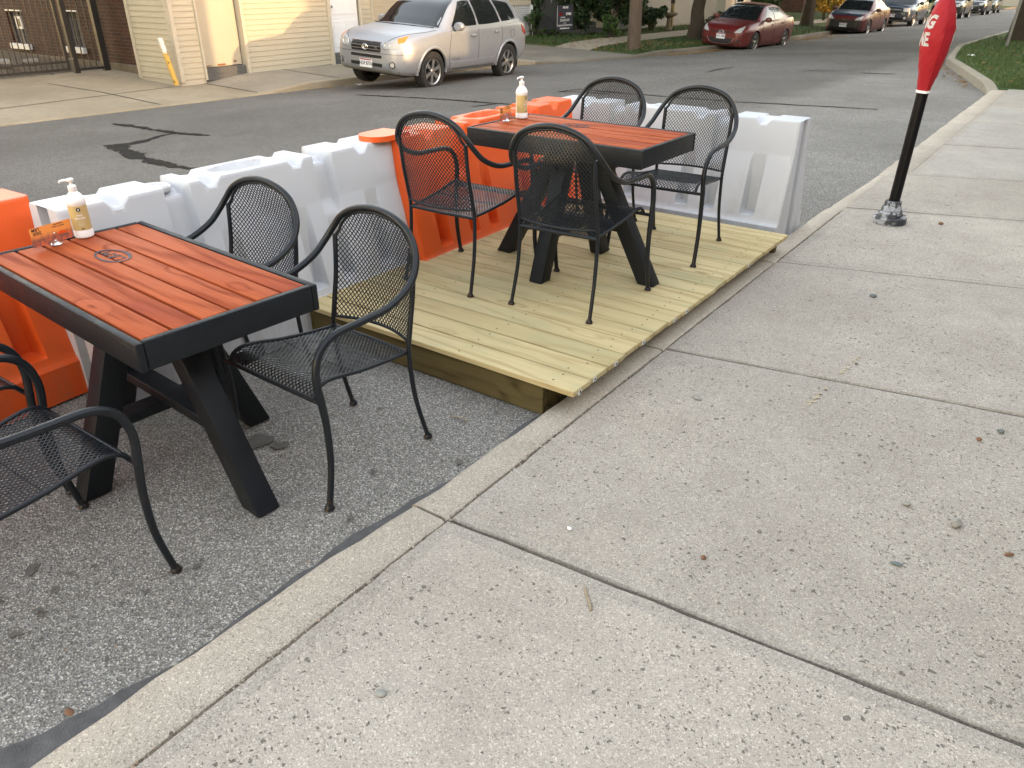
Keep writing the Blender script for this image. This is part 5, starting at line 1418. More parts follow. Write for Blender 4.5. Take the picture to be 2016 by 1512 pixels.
# ------------------------------------------------------------------ cars
def spline_tab(tab, t):
    """smooth (monotone-ish catmull) interpolation of rows of numbers; first column is the parameter"""
    n = len(tab)
    if t <= tab[0][0]: return list(tab[0][1:])
    if t >= tab[-1][0]: return list(tab[-1][1:])
    for i in range(n - 1):
        if t <= tab[i + 1][0]: break
    p1, p2 = tab[i], tab[i + 1]; p0 = tab[max(0, i - 1)]; p3 = tab[min(n - 1, i + 2)]
    h = p2[0] - p1[0]; f = (t - p1[0]) / h; out = []
    for k in range(1, len(p1)):
        def slope(a, b, c):
            if c[0] - a[0] < 1e-9: return 0
            d1 = (b[k] - a[k]) / (b[0] - a[0]) if b[0] > a[0] else 0; d2 = (c[k] - b[k]) / (c[0] - b[0]) if c[0] > b[0] else 0
            if d1 * d2 <= 0: return 0
            return 2 * d1 * d2 / (d1 + d2)
        m1 = slope(p0, p1, p2); m2 = slope(p1, p2, p3)
        f2, f3 = f * f, f * f * f
        out.append((2 * f3 - 3 * f2 + 1) * p1[k] + (f3 - 2 * f2 + f) * h * m1 + (-2 * f3 + 3 * f2) * p2[k] + (f3 - f2) * h * m2)
    return out
class Car:
    """local axes: front at y = 0 looking to -y, x to the car's left when seen from the front (+x), z up"""
    def __init__(s, label, loc, rot, spec, paint, group='cars parked along the far kerb', name='parked_car', sc=1.0):
        s.t = thing(name, label, 'car', loc, 0, group); s.t.rotation_euler = rot; s.t.scale = (sc, sc, sc)
        s.p = spec; s.paint = paint
        L = spec['L']; NS = 64
        tab = spec['body']          # rows: y, w(max half width), zb, zmid, zsh, wsh, ztop, wtop
        m = MB(); vs = []
        ys = [L * (k / NS) for k in range(NS + 1)]
        ys = sorted(set([round(L * (.5 - .5 * math.cos(PI * k / NS)) * .5 + .5 * L * k / NS, 4) for k in range(NS + 1)]))
        for y in ys:
            w, zb, zm, zs, ws, zt, wt = spline_tab(tab, y)
            key = [(0, zb, ), (w * .78, zb), (w * .93, zb + .035), (w * .985, zb + (zm - zb) * .45), (w, zm), (w * .992, zm + (zs - zm) * .55), (ws, zs), (ws * .45 + wt * .55, zs + (zt - zs) * .62), (wt * .93, zt - .004), (wt * .5, zt + .010), (0, zt + .016)]
            P = crom([Vector((a, 0, b)) for a, b in key], 4)
            ring = [(p.x, y, p.z) for p in P]
            ring = [(-x, yy, z) for x, yy, z in reversed(ring[1:-1])][::1] and (ring + [(-x, yy, z) for x, yy, z in reversed(ring[1:-1])])
            vs += ring; nr = len(ring)
        n = len(ys)
        m.add(vs, [(i * nr + k, i * nr + (k + 1) % nr, (i + 1) * nr + (k + 1) % nr, (i + 1) * nr + k) for i in range(n - 1) for k in range(nr)] + [tuple(range(nr - 1, -1, -1)), tuple((n - 1) * nr + k for k in range(nr))])
        body = m.build('body', [paint, M['trim_black']], s.t, smooth=True, angle=35)
        bmx = bmesh.new(); bmx.from_mesh(body.data); s.bvh = BVHTree.FromBMesh(bmx); bmx.free()
        # wheel wells
        r, wb0, wb1 = spec['r'], spec['wf'], spec['wr']
        for yy in (wb0, wb1):
            c = MB(); c.lathe([(r * 1.17, -2), (r * 1.17, 2)], 40, (0, yy, r), axis='x')
            co = c.build('cutter', M['trim_black'], s.t)
            # keep the middle of the floor pan: cut only outer parts
            md = body.modifiers.new('b', 'BOOLEAN'); md.operation = 'DIFFERENCE'; md.object = co; md.solver = 'EXACT'; md.material_mode = 'TRANSFER' if hasattr(md, 'material_mode') else md.material_mode
            bpy.context.view_layer.update()
            me = eval_mesh(body); body.modifiers.remove(md)
            old = body.data; body.data = me; bpy.data.meshes.remove(old); bpy.data.objects.remove(co)
        for pg in body.data.polygons: pass
        s.body = body
        s.wheels(); s.cabin()
    def wheels(s):
        p = s.p; r = p['r']; hw = p['track']
        first = None
        for yy in (p['wf'], p['wr']):
            for sx in (1, -1):
                w = bpy.data.objects.new('wheel', None); COL.objects.link(w); w.parent = s.t; w.location = (sx * hw, yy, r)
                w.rotation_euler = (rng.random() * 1.2, 0, 0 if sx > 0 else PI)
                if first is None:
                    ty = MB(); tw = p.get('tw', .11)
                    ri = r * p.get('rim', .66)
                    ty.lathe([(ri, -tw), (r * .93, -tw * 1.02), (r * .985, -tw * .85), (r, -tw * .6), (r, tw * .6), (r * .985, tw * .85), (r * .93, tw * 1.02), (ri * 1.03, tw), (ri, tw * .86), (ri * .98, tw * .2), (ri * .98, -tw * .8)], 48, axis='x', caps=False)
                    a = ty.build('tyre', M['tyre'], w, smooth=True, angle=35)
                    rm = MB(); ns = p.get('spokes', 6)
                    rm.lathe([(ri * 1.0, tw * .86), (ri * .97, tw * .93), (ri * .90, tw * .80), (ri * .89, tw * .1)], 48, axis='x', caps=False)
                    rm.lathe([(ri * .22, tw * .2), (ri * .24, tw * .72), (ri * .16, tw * .82), (0, tw * .82)], 24, axis='x', caps=False)
                    for k in range(ns):
                        aa = 2 * PI * k / ns; dv = Vector((0, math.cos(aa), math.sin(aa))); sd_ = Vector((0, -math.sin(aa), math.cos(aa)))
                        x0, x1 = tw * .74, tw * .80; w0, w1 = ri * .115, ri * .17
                        A = dv * ri * .18; B = dv * ri * .93
                        V = []
                        for (pt, ww, xf) in ((A, w0, x0), (B, w1, x1)):
                            for (sg, dx) in ((-1, 0), (1, 0), (.72, -.035), (-.72, -.035)): V.append(pt + sd_ * ww * sg + Vector((xf + dx, 0, 0)))
                        rm.add(V, [(0, 1, 5, 4), (1, 2, 6, 5), (2, 3, 7, 6), (3, 0, 4, 7), (4, 5, 6, 7)])
                    b_ = rm.build('rim', M['alloy'], w, smooth=True, angle=30)
                    dk = MB(); dk.lathe([(0, tw * .05), (ri * .9, tw * .05)], 30, axis='x'); c = dk.build('brake_disc', M['cabin'], w)
                    first = (a, b_, c)
                else:
                    for o in first:
                        q = o.copy(); COL.objects.link(q); q.parent = w
            # well liner
            for sx in (1, -1):
                l = MB(); n = 24; R1 = r * 1.155
                w_in, w_out = hw - .16, spline_tab(s.p['body'], yy)[0] - .035
                vs = []
                for k in range(n + 1):
                    a = PI * k / n * 1.1 - .05 * PI
                    vs += [(sx * w_in, yy + R1 * math.cos(a), r + R1 * math.sin(a)), (sx * w_out, yy + R1 * math.cos(a), r + R1 * math.sin(a))]
                l.add(vs, [(2 * k, 2 * k + 1, 2 * k + 3, 2 * k + 2) for k in range(n)])
                l.add([(sx * w_in, yy + R1 * math.cos(PI * k / n * 1.1 - .05 * PI), r + R1 * math.sin(PI * k / n * 1.1 - .05 * PI)) for k in range(n + 1)], [tuple(range(n + 1))])
                l.build('wheel_liner', M['trim_black'], s.t)
                fl_ = s.p.get('flare', .02)
                a_ = MB(); pts = []
                for k in range(33):
                    a = PI * k / 32 * 1.06 - .03 * PI
                    y_, z_ = yy + r * 1.185 * math.cos(a), r + r * 1.185 * math.sin(a)
                    h = s.bvh.ray_cast(Vector((sx * 3, y_, max(z_, s.p['body'][3][2] + .05))), Vector((-sx, 0, 0)))[0]
                    x_ = h.x if h is not None else sx * (w_out + .03)
                    pts.append((x_ - sx * .012, y_, z_))
                a_.tube(pts, .030 if fl_ > .03 else .018, 8)
                a_.build('wheel_arch', s.p.get('arch_mat', s.paint), s.t, smooth=True, angle=60)
        u = MB(); u.box((0, s.p['L'] / 2, s.p['r'] * .95), (hw * 2 - .40, s.p['L'] * .80, .16)); u.build('underbody', M['trim_black'], s.t)
    def cabin(s):
        g = s.p['cab']      # rows: y, zbase, wbase, ztop, wtop   (from windscreen foot to tail)
        m = MB(); vs = []; NS = 50; y0, y1 = g[0][0], g[-1][0]
        for k in range(NS + 1):
            y = y0 + (y1 - y0) * k / NS
            zb, wb, zt, wt = spline_tab(g, y)
            key = [(wb * .985, zb - .06), (wb, zb), (wb * .6 + wt * .4, zb + (zt - zb) * .45), (wt * 1.02, zb + (zt - zb) * .84), (wt * .90, zt - .012), (wt * .5, zt + .004), (0, zt + .010)]
            P = crom([Vector((a, 0, b)) for a, b in key], 4)
            ring = [(p.x, y, p.z) for p in P] + [(-p.x, y, p.z) for p in reversed(P[:-1])]
            vs += ring; nr = len(ring)
        m.add(vs, [(i * nr + k, i * nr + k + 1, (i + 1) * nr + k + 1, (i + 1) * nr + k) for i in range(NS) for k in range(nr - 1)] + [tuple(range(nr)), tuple(NS * nr + k for k in range(nr))])
        o = m.build('cabin', s.paint, s.t, smooth=True, angle=50)
        bmx = bmesh.new(); bmx.from_mesh(o.data); s.cvh = BVHTree.FromBMesh(bmx); bmx.free()
    def patch(s, name, quad, d, mat, off=.006, n=14, parent=None, bvh=None, rnd=.0, extra=None):
        """lay a panel on the body: quad = 4 points (any depth) a-b-c-d, projected along d"""
        d = Vector(d).normalized(); bv = bvh or s.bvh
        q = [Vector(p) for p in quad]
        def f(u, v):
            if rnd:
                # round the corners of the parameter square (superellipse)
                a, b_ = 2 * u - 1, 2 * v - 1
                k = 1 - rnd * (abs(a * b_)) ** 2
                u, v = (a * k + 1) / 2, (b_ * k + 1) / 2
            p = (q[0] * (1 - u) + q[1] * u) * (1 - v) + (q[3] * (1 - u) + q[2] * u) * v
            h, nn, _, _ = bv.ray_cast(p - d * 4, d)
            if h is None: return None
            return h - d * off
        pts = [[f(i / n, j / n) for i in range(n + 1)] for j in range(n + 1)]
        m = MB(); idx = {}; V = []
        for j in range(n + 1):
            for i in range(n + 1):
                if pts[j][i] is not None: idx[(i, j)] = len(V); V.append(pts[j][i])
        F = [(idx[(i, j)], idx[(i + 1, j)], idx[(i + 1, j + 1)], idx[(i, j + 1)]) for j in range(n) for i in range(n) if all(k in idx for k in ((i, j), (i + 1, j), (i + 1, j + 1), (i, j + 1)))]
        if not F: return None
        nV = len(V); V2 = V + [p + d * (off + .03) for p in V]
        edges = {}
        for f_ in F:
            for a, b_ in zip(f_, f_[1:] + f_[:1]):
                edges[(a, b_)] = 1
        S = [(a, b_, b_ + nV, a + nV) for (a, b_) in edges if (b_, a) not in edges]
        m.add(V2, F + S)
        return m.build(name, mat, parent or s.t, smooth=True, angle=35)
    def seam(s, pts, d, w=.006, name='panel_gap', mat=None, off=.0015, bvh=None):
        m = MB(); d = Vector(d).normalized(); P = []
        bv = bvh or s.bvh
        for p in crom(pts, 8):
            h, nn, _, _ = bv.ray_cast(Vector(p) - d * 4, d)
            if h is not None: P.append(h - d * off)
        if len(P) > 2:
            m.tube(P, w / 2, 5)
            return m.build(name, mat or M['trim_black'], s.t)
    def at_front(s, x, z, dz=0):
        h, nn, _, _ = s.bvh.ray_cast(Vector((x, -4, z)), Vector((0, 1, 0)))
        return h if h is not None else Vector((x, 0, z))
    def put_front(s, mb, name, mat, x, z, off=.004, parent=None, tilt=0.):
        h = s.at_front(x, z)
        o = MB(); o.merge(mb, frame((h.x, h.y - off, h.z), (1, 0, 0), (0, math.sin(tilt), math.cos(tilt))))
        return o.build(name, mat, parent or s.t, smooth=True, angle=40)
    def plate(s, z, txt=None, w=.305, h=.152, off=.012):
        m = MB(); m.box((0, 0, 0), (w, h, .006), bev=.002)
        o = s.put_front(m, 'licence_plate', M['plate'], 0, z, off)
        q = MB(); q.box((0, h * .40, .0036), (w * .9, h * .12, .001)); s.put_front(q, 'plate_band', M['red_lens'], 0, z, off, o)
        if txt: s.put_front(MBz(text_mb(txt, h * .58, .001, stretch=.82, bold=.0015), .0042), 'plate_lettering', M['ink'], 0, z - .006, off, o)
        return o
    def mirror(s, sx, y, z, x):
        m = MB(); m.lathe([(.0, -.06), (.075, -.05), (.098, -.01), (.10, .03), (.092, .05), (0, .05)], 20, (0, 0, 0), axis='y', sx=1.15, sy=.80)
        o = m.build('mirror', s.paint, s.t, loc=(sx * (x + .13), y, z), smooth=True, angle=40)
        q = MB(); q.tube([(-sx * .15, .03, -.035), (0, .01, -.02)], .022, 8); q.build('mirror_arm', M['trim_black'], o)
    def handle(s, sx, y, z):
        h, nn, _, _ = s.bvh.ray_cast(Vector((sx * 4, y, z)), Vector((-sx, 0, 0)))
        if h is None: return
        m = MB(); m.box((h.x + sx * .018, y, z), (.022, .17, .03), bev=.009, seg=2); m.box((h.x + sx * .004, y, z), (.02, .10, .055), bev=.008)
        return m.build('door_handle', s.p.get('handle', s.paint), s.t, smooth=True, angle=40)
def MBz(m, z):
    m.v = [(p[0], p[1], p[2] + z) for p in m.v]; return m
def ring_mb(rx, ry, w, th=.004, n=36):
    m = MB(); m.tube([(rx * math.cos(2 * PI * k / n), ry * math.sin(2 * PI * k / n), th / 2) for k in range(n)], w / 2, 6, closed=True); return m

PAINT_SILVER = m_paint('silver_paint', (.335, .36, .40), .5, .40, .12)
PAINT_RED = m_paint('deep_red_paint', (.11, .005, .007), .1, .34, .12)
PAINT_MAROON = m_paint('maroon_paint', (.085, .006, .006), .15, .34, .12)
PAINT_NAVY = m_paint('dark_blue_paint', (.030, .045, .075), .4, .3)
PAINT_BLACK = m_paint('black_paint', (.009, .010, .012), .2, .25)
PAINT_GREEN = m_paint('dark_green_paint', (.018, .030, .030), .3, .3)
PAINT_GREY = m_paint('pale_blue_paint', (.25, .29, .33), .4, .3)

def suv_spec(L=4.42, W=.905, H=1.68, wf=.90, wr=3.56, r=.362, spokes=6):
    return dict(L=L, r=r, wf=wf, wr=wr, track=W - .125, spokes=spokes, rim=.665, flare=.04, tw=.112,
        body=[(0.0, .60, .44, .58, .75, .56, .81, .46), (.05, .70, .37, .58, .79, .66, .88, .56), (.16, .80, .33, .58, .85, .76, .965, .66), (.40, .875, .30, .60, .91, .82, 1.03, .70), (.9, W, .295, .64, .975, .86, 1.085, .74), (1.35, W, .295, .66, 1.02, .875, 1.12, .78), (2.2, W, .295, .68, 1.06, .885, 1.125, .80), (3.4, W, .30, .70, 1.095, .885, 1.155, .80), (4.0, W * .985, .34, .72, 1.115, .865, 1.165, .78), (4.25, W * .95, .42, .72, 1.085, .82, 1.135, .72), (L, W * .86, .50, .72, 1.0, .74, 1.05, .6)],
        cab=[(1.12, 1.06, .80, 1.085, .66), (1.35, 1.06, .845, 1.24, .69), (1.75, 1.07, .868, 1.51, .665), (2.05, 1.08, .872, 1.605, .64), (2.6, 1.09, .876, 1.655, .63), (3.4, 1.12, .872, 1.645, .62), (3.9, 1.13, .855, 1.57, .60), (4.15, 1.12, .83, 1.36, .62), (4.32, 1.08, .78, 1.12, .62)])
def suv_windows(c):
    c.patch('windscreen', [(-.76, 1.2, 1.085), (.76, 1.2, 1.085), (.585, 1.9, 1.56), (-.585, 1.9, 1.56)], (0, .55, -1), M['glass'], .006, 18, bvh=c.cvh)
    for sx in (1, -1):
        for nm, q in (('door_window', [(sx, 1.52, 1.115), (sx, 2.36, 1.125), (sx, 2.32, 1.565), (sx, 1.98, 1.545)]), ('door_window', [(sx, 2.42, 1.125), (sx, 3.22, 1.155), (sx, 3.10, 1.57), (sx, 2.38, 1.57)]), ('quarter_window', [(sx, 3.28, 1.16), (sx, 3.86, 1.20), (sx, 3.78, 1.50), (sx, 3.17, 1.565)])):
            if sx < 0: q = [q[1], q[0], q[3], q[2]]
            c.patch(nm, q, (-sx, 0, 0), M['glass'], .006, 12, bvh=c.cvh, rnd=.03)
        c.seam([(sx, 1.42, .30), (sx, 1.40, .70), (sx, 1.48, 1.0), (sx, 1.50, 1.06)], (-sx, 0, 0)); c.seam([(sx, 2.40, .30), (sx, 2.40, .7), (sx, 2.40, 1.06)], (-sx, 0, 0))
        c.seam([(sx, 3.25, 1.08), (sx, 3.28, .85), (sx, 3.05, .45), (sx, 2.98, .30)], (-sx, 0, 0)); c.seam([(sx, 1.42, .365), (sx, 2.2, .36), (sx, 2.98, .36)], (-sx, 0, 0), .01)
        c.patch('side_moulding', [(sx, 1.44, .385), (sx, 3.02, .385), (sx, 3.05, .51), (sx, 1.44, .49)], (-sx, 0, 0), c.paint, .016, 10)
        c.handle(sx, 2.20, .945); c.handle(sx, 3.06, .985)
        c.mirror(sx, 1.60, 1.13, .84)
        c.patch('tail_lamp', [(sx, 4.16, .93), (sx, 4.34, .86), (sx, 4.30, .97), (sx, 4.10, 1.08)], (-sx, -.25, 0), M['red_lens'], .012, 8)
def tilt(z): return (R(-.0), math.atan(.050), 0)
# silver SUV, front to the camera side
SX_, SY_ = -11.93, 11.55
suv = Car('silver compact sport utility car parked facing us before the cream garage', (SX_, SY_, -.45), (math.atan(-.010), math.atan(.052), R(3.65)), suv_spec(), PAINT_SILVER, sc=1.05)
suv_windows(suv)
c = suv
hl = c.patch('headlight', [(.40, 0, .765), (.80, 0, .80), (.885, 0, 1.01), (.47, 0, .885)], (-.35, 1, 0), M['lamp'], .010, 12, rnd=.05)
c.patch('turn_lamp', [(.74, 0, .88), (.86, 0, .90), (.92, 0, 1.005), (.72, 0, .955)], (-.5, 1, 0), M['amber'], .013, 8, parent=hl)
h2 = c.patch('headlight', [(-.80, 0, .80), (-.40, 0, .765), (-.47, 0, .885), (-.885, 0, 1.01)], (.35, 1, 0), M['lamp'], .010, 12, rnd=.05)
c.patch('turn_lamp', [(-.86, 0, .90), (-.74, 0, .88), (-.72, 0, .955), (-.92, 0, 1.005)], (.5, 1, 0), M['amber'], .013, 8, parent=h2)
for sx in (1, -1):
    q = ring_mb(.062, .062, .010); h = c.at_front(sx * .50, .835); o = MB(); o.merge(q, frame((h.x, h.y - .012, h.z), (1, 0, 0), (0, .2, 1))); o.build('lamp_ring', M['chrome'], hl if sx > 0 else h2)
gr = c.patch('grille', [(-.36, 0, .70), (.36, 0, .70), (.345, 0, .865), (-.345, 0, .865)], (0, 1, 0), M['trim_black'], .010, 10, rnd=.04)
for z in (.745, .80):
    q = MB(); h = c.at_front(0, z); q.tube([c.at_front(-.34 + .68 * k / 10, z) + Vector((0, -.016, 0)) for k in range(11)], .007, 8); q.build('grille_bar', M['alloy'], gr, smooth=True)
q = MB(); q.tube([c.at_front(-.36 + .72 * k / 12, .872) + Vector((0, -.008, 0)) for k in range(13)], .007, 8); q.build('grille_bar', M['chrome'], gr, smooth=True)
em = MB(); em.merge(ring_mb(.068, .048, .013)); em.merge(ring_mb(.028, .044, .010)); o_ = MB(); o_.merge(ring_mb(.052, .019, .010), Matrix.Translation((0, .022, 0))); em.merge(o_)
c.put_front(em, 'emblem', M['chrome'], 0, .778, .026, gr)
c.put_front(text_mb('V6', .052, .004, bold=.001), 'badge_lettering', M['alloy'], .255, .775, .022, gr)
c.patch('lower_grille', [(-.37, 0, .60), (.37, 0, .60), (.37, 0, .65), (-.37, 0, .65)], (0, 1, 0), M['trim_black'], .006, 8)
c.patch('lower_grille', [(-.38, 0, .45), (.38, 0, .45), (.38, 0, .51), (-.38, 0, .51)], (0, 1, 0), M['trim_black'], .006, 8)
c.plate(.495, 'HDF 8776', off=.018)
for sx in (1, -1):
    a, b_ = (.50, .76) if sx > 0 else (-.76, -.50)
    c.patch('fog_recess', [(a, 0, .45), (b_, 0, .45), (b_, 0, .55), (a, 0, .55)], (-.35 * sx, 1, 0), M['siding_grey'] if False else PAINT_SILVER, .002, 6)
    q = MB(); q.lathe([(.0, 0), (.045, .002), (.052, .014), (.056, .0)], 20); h = c.at_front(sx * .62, .51)
    o = MB(); o.merge(q, frame((h.x, h.y - .004, h.z), (1, .55 * sx, 0), (0, 0, 1))); fo = o.build('fog_light', M['trim_black'], c.t, smooth=True)
    q = MB(); q.lathe([(0, .006), (.040, .004)], 20); o = MB(); o.merge(q, frame((h.x, h.y - .008, h.z), (1, .55 * sx, 0), (0, 0, 1))); o.build('fog_lens', M['lamp'], fo, smooth=True)
    c.seam([(.42 * sx, 0, .90), (.60 * sx, .2, .98), (.74 * sx, .6, 1.03), (.80 * sx, 1.1, 1.09)], (0, .3, -1), .007)
c.patch('bumper_lip', [(-.70, 0, .345), (.70, 0, .345), (.72, 0, .40), (-.72, 0, .40)], (0, 1, 0), M['siding_grey'], .012, 8)
c.seam([(-.85, 0, .69), (-.4, 0, .685), (0, 0, .68), (.4, 0, .685), (.85, 0, .69)], (0, 1, 0), .006)
q = MB(); q.tube([(-.70, 1.10, 1.105), (-.2, 1.02, 1.115), (.3, 1.05, 1.115), (.72, 1.12, 1.105)], .012, 6); q.build('wiper', M['trim_black'], c.t)
c.seam([(.9, 3.62, .86), (.9, 3.60, .98), (.9, 3.74, .99), (.9, 3.76, .88), (.9, 3.66, .85), (.9, 3.62, .86)], (-1, 0, 0), .006)
q = MB(); q.box((.84, 3.99, .40), (.02, .03, .34)); q.box((.82, 1.32, .34), (.02, .03, .22)); q.build('mud_flap', M['trim_black'], c.t)
q = MB(); 
for sx in (1, -1): q.tube([(sx * .60, 2.1, 1.64), (sx * .60, 2.2, 1.70), (sx * .59, 3.6, 1.70), (sx * .58, 3.75, 1.63)], .02, 8)
q.build('roof_rail', M['alloy'], c.t, smooth=True)
o = text_mb('SPORT 4x4', .055, .004, align='LEFT'); h, nn, _, _ = c.bvh.ray_cast(Vector((4, 1.5, .53)), Vector((-1, 0, 0)))
if h is not None:
    q = MB(); q.merge(o, frame((h.x + .004, 1.47, .55), (0, 1, 0), (0, 0, 1))); q.build('badge_lettering', M['alloy'], c.t)
q = MB(); q.box((0, 0, 0), (.26, .004, .18)); q2 = MB(); q2.merge(q, frame((.36, 1.66, 1.40), (1, 0, 0), (0, .75, -.55)))

# sedan family
def sedan_spec(L=4.50, W=.885, r=.315, wf=.87, wr=3.56, spokes=5, hood=.0):
    return dict(L=L, r=r, wf=wf, wr=wr, track=W - .115, spokes=spokes, rim=.70, tw=.10,
        body=[(0.0, .52, .30, .46, .60, .50, .665, .38), (.06, .66, .21, .46, .63, .62, .72, .50), (.20, .77, .17, .46, .70, .72, .80, .60), (.45, .84, .165, .48, .775, .78, .87, .66), (.87, W, .165, .50, .85, .80, .925, .70), (1.25, W, .165, .52, .89, .81, .955, .74), (2.2, W, .165, .52, .925, .82, .965, .76), (3.3, W, .165, .55, .975, .825, 1.01, .76), (3.9, W * .98, .19, .58, 1.0, .80, 1.05, .72), (4.3, W * .93, .26, .60, .99, .76, 1.06, .66), (L, W * .82, .36, .60, .90, .66, .98, .56)],
        cab=[(1.02, .90, .74, .935, .62), (1.35, .91, .80, 1.10, .64), (1.85, .93, .815, 1.34, .60), (2.2, .94, .82, 1.41, .575), (2.7, .95, .825, 1.43, .565), (3.3, .98, .82, 1.36, .55), (3.75, 1.0, .79, 1.20, .56), (4.1, 1.02, .72, 1.065, .56)])
def sedan_windows(c):
    c.patch('windscreen', [(-.68, 1.1, .94), (.68, 1.1, .94), (.53, 2.05, 1.38), (-.53, 2.05, 1.38)], (0, .5, -1), M['glass'], .006, 16, bvh=c.cvh)
    for sx in (1, -1):
        for q in ([(sx, 1.50, .955), (sx, 2.35, .975), (sx, 2.33, 1.345), (sx, 2.05, 1.335)], [(sx, 2.40, .975), (sx, 3.25, 1.03), (sx, 3.05, 1.31), (sx, 2.38, 1.35)]):
            if sx < 0: q = [q[1], q[0], q[3], q[2]]
            c.patch('door_window', q, (-sx, 0, 0), M['glass'], .006, 10, bvh=c.cvh, rnd=.03)
        c.seam([(sx, 1.33, .22), (sx, 1.30, .6), (sx, 1.42, .90)], (-sx, 0, 0)); c.seam([(sx, 2.37, .22), (sx, 2.37, .9)], (-sx, 0, 0)) if False else c.seam([(sx, 2.37, .22), (sx, 2.37, .55), (sx, 2.37, .92)], (-sx, 0, 0))
        c.seam([(sx, 3.28, .97), (sx, 3.25, .75), (sx, 3.02, .40), (sx, 2.96, .24)], (-sx, 0, 0))
        c.handle(sx, 2.18, .82); c.handle(sx, 3.08, .86); c.mirror(sx, 1.52, .985, .80)
        c.patch('tail_lamp', [(sx, 4.18, .76), (sx, 4.42, .72), (sx, 4.38, .92), (sx, 4.15, .94)], (-sx, -.3, 0), M['red_lens'], .010, 6)
        c.seam([(.36 * sx, 0, .74), (.55 * sx, .2, .80), (.66 * sx, .6, .88), (.72 * sx, 1.0, .93)], (0, .3, -1), .007)
RX, RY = -10.42, 25.75
red = Car('glossy deep red sedan parked under the tree before the pale house', (RX, RY, zroad(RX, RY + 2.2)), (math.atan(-.0145), math.atan(.052), R(-2.0)), sedan_spec(), PAINT_RED, sc=.97)
sedan_windows(red); c = red
for sx in (1, -1):
    q = [(.43, 0, .60), (.70, 0, .62), (.86, 0, .82), (.60, 0, .73)]
    if sx < 0: q = [(-q[1][0], 0, q[1][2]), (-q[0][0], 0, q[0][2]), (-q[3][0], 0, q[3][2]), (-q[2][0], 0, q[2][2])]
    c.patch('headlight', q, (-.55 * sx, 1, 0), M['lamp'], .010, 10, rnd=.04)
    q = [(.52, 0, .30), (.68, 0, .34), (.70, 0, .42), (.56, 0, .37)]
    if sx < 0: q = [(-q[1][0], 0, q[1][2]), (-q[0][0], 0, q[0][2]), (-q[3][0], 0, q[3][2]), (-q[2][0], 0, q[2][2])]
    c.patch('fog_recess', q, (-.4 * sx, 1, 0), M['trim_black'], .006, 6)
gr = c.patch('lower_grille', [(-.30, 0, .27), (.30, 0, .27), (.44, 0, .42), (-.44, 0, .42)], (0, 1, 0), M['trim_black'], .006, 10)
q = MB(); q.tube([c.at_front(x, z) + Vector((0, -.012, 0)) for x, z in ((-.48, .45), (-.40, .32), (-.30, .265), (0, .255), (.30, .265), (.40, .32), (.48, .45))], .008, 6); q.build('grille_bar', M['alloy'], gr)
gr = c.patch('grille', [(-.36, 0, .585), (.36, 0, .585), (.36, 0, .625), (-.36, 0, .625)], (0, 1, 0), M['trim_black'], .008, 8)
em = ring_mb(.085, .045, .012); em.beam((-.03, -.035, .002), (-.012, .035, .002), .014, .006); em.beam((.012, -.035, .002), (.03, .035, .002), .014, .006); em.beam((-.02, -.002, .002), (.02, .004, .002), .012, .006)
c.put_front(em, 'emblem', M['chrome'], 0, .60, .016, gr); c.plate(.475, 'GVL 2986', off=.02)

DX_, DY_ = -10.05, 38.6
dark = Car('maroon hatchback with black bumper and a sky reflection painted on its hood, parked behind the red sedan', (DX_, DY_, zroad(DX_, DY_ + 2)), (math.atan(-.0145), math.atan(.04), R(-1.0)), sedan_spec(4.2, .86, .31, .85, 3.4, 5), PAINT_MAROON, sc=1.03)
sedan_windows(dark); c = dark
c.patch('bumper', [(-.82, 0, .18), (.82, 0, .18), (.82, 0, .585), (-.82, 0, .585)], (0, 1, 0), M['trim_black'], .010, 16)
c.patch('bonnet_reflection', [(-.62, .12, .7), (.62, .12, .7), (.70, 1.04, .9), (-.70, 1.04, .9)], (0, .35, -1), PAINT_NAVY, .006, 16)  # navy panel puts the dark sky reflection into the hood's colour
for sx in (1, -1):
    q = [(.42, 0, .60), (.72, 0, .62), (.82, 0, .78), (.56, 0, .71)]
    if sx < 0: q = [(-q[1][0], 0, q[1][2]), (-q[0][0], 0, q[0][2]), (-q[3][0], 0, q[3][2]), (-q[2][0], 0, q[2][2])]
    c.patch('headlight', q, (-.45 * sx, 1, 0), M['lamp'], .014, 8, rnd=.04)
c.plate(.40, 'FGM 4410', off=.024)
q = MB(); q.beam((-.06, 0, .002), (.06, 0, .002), .03, .008); q.beam((0, -.02, .002), (0, .02, .002), .04, .008); c.put_front(q, 'emblem', M['chrome'], 0, .60, .016)

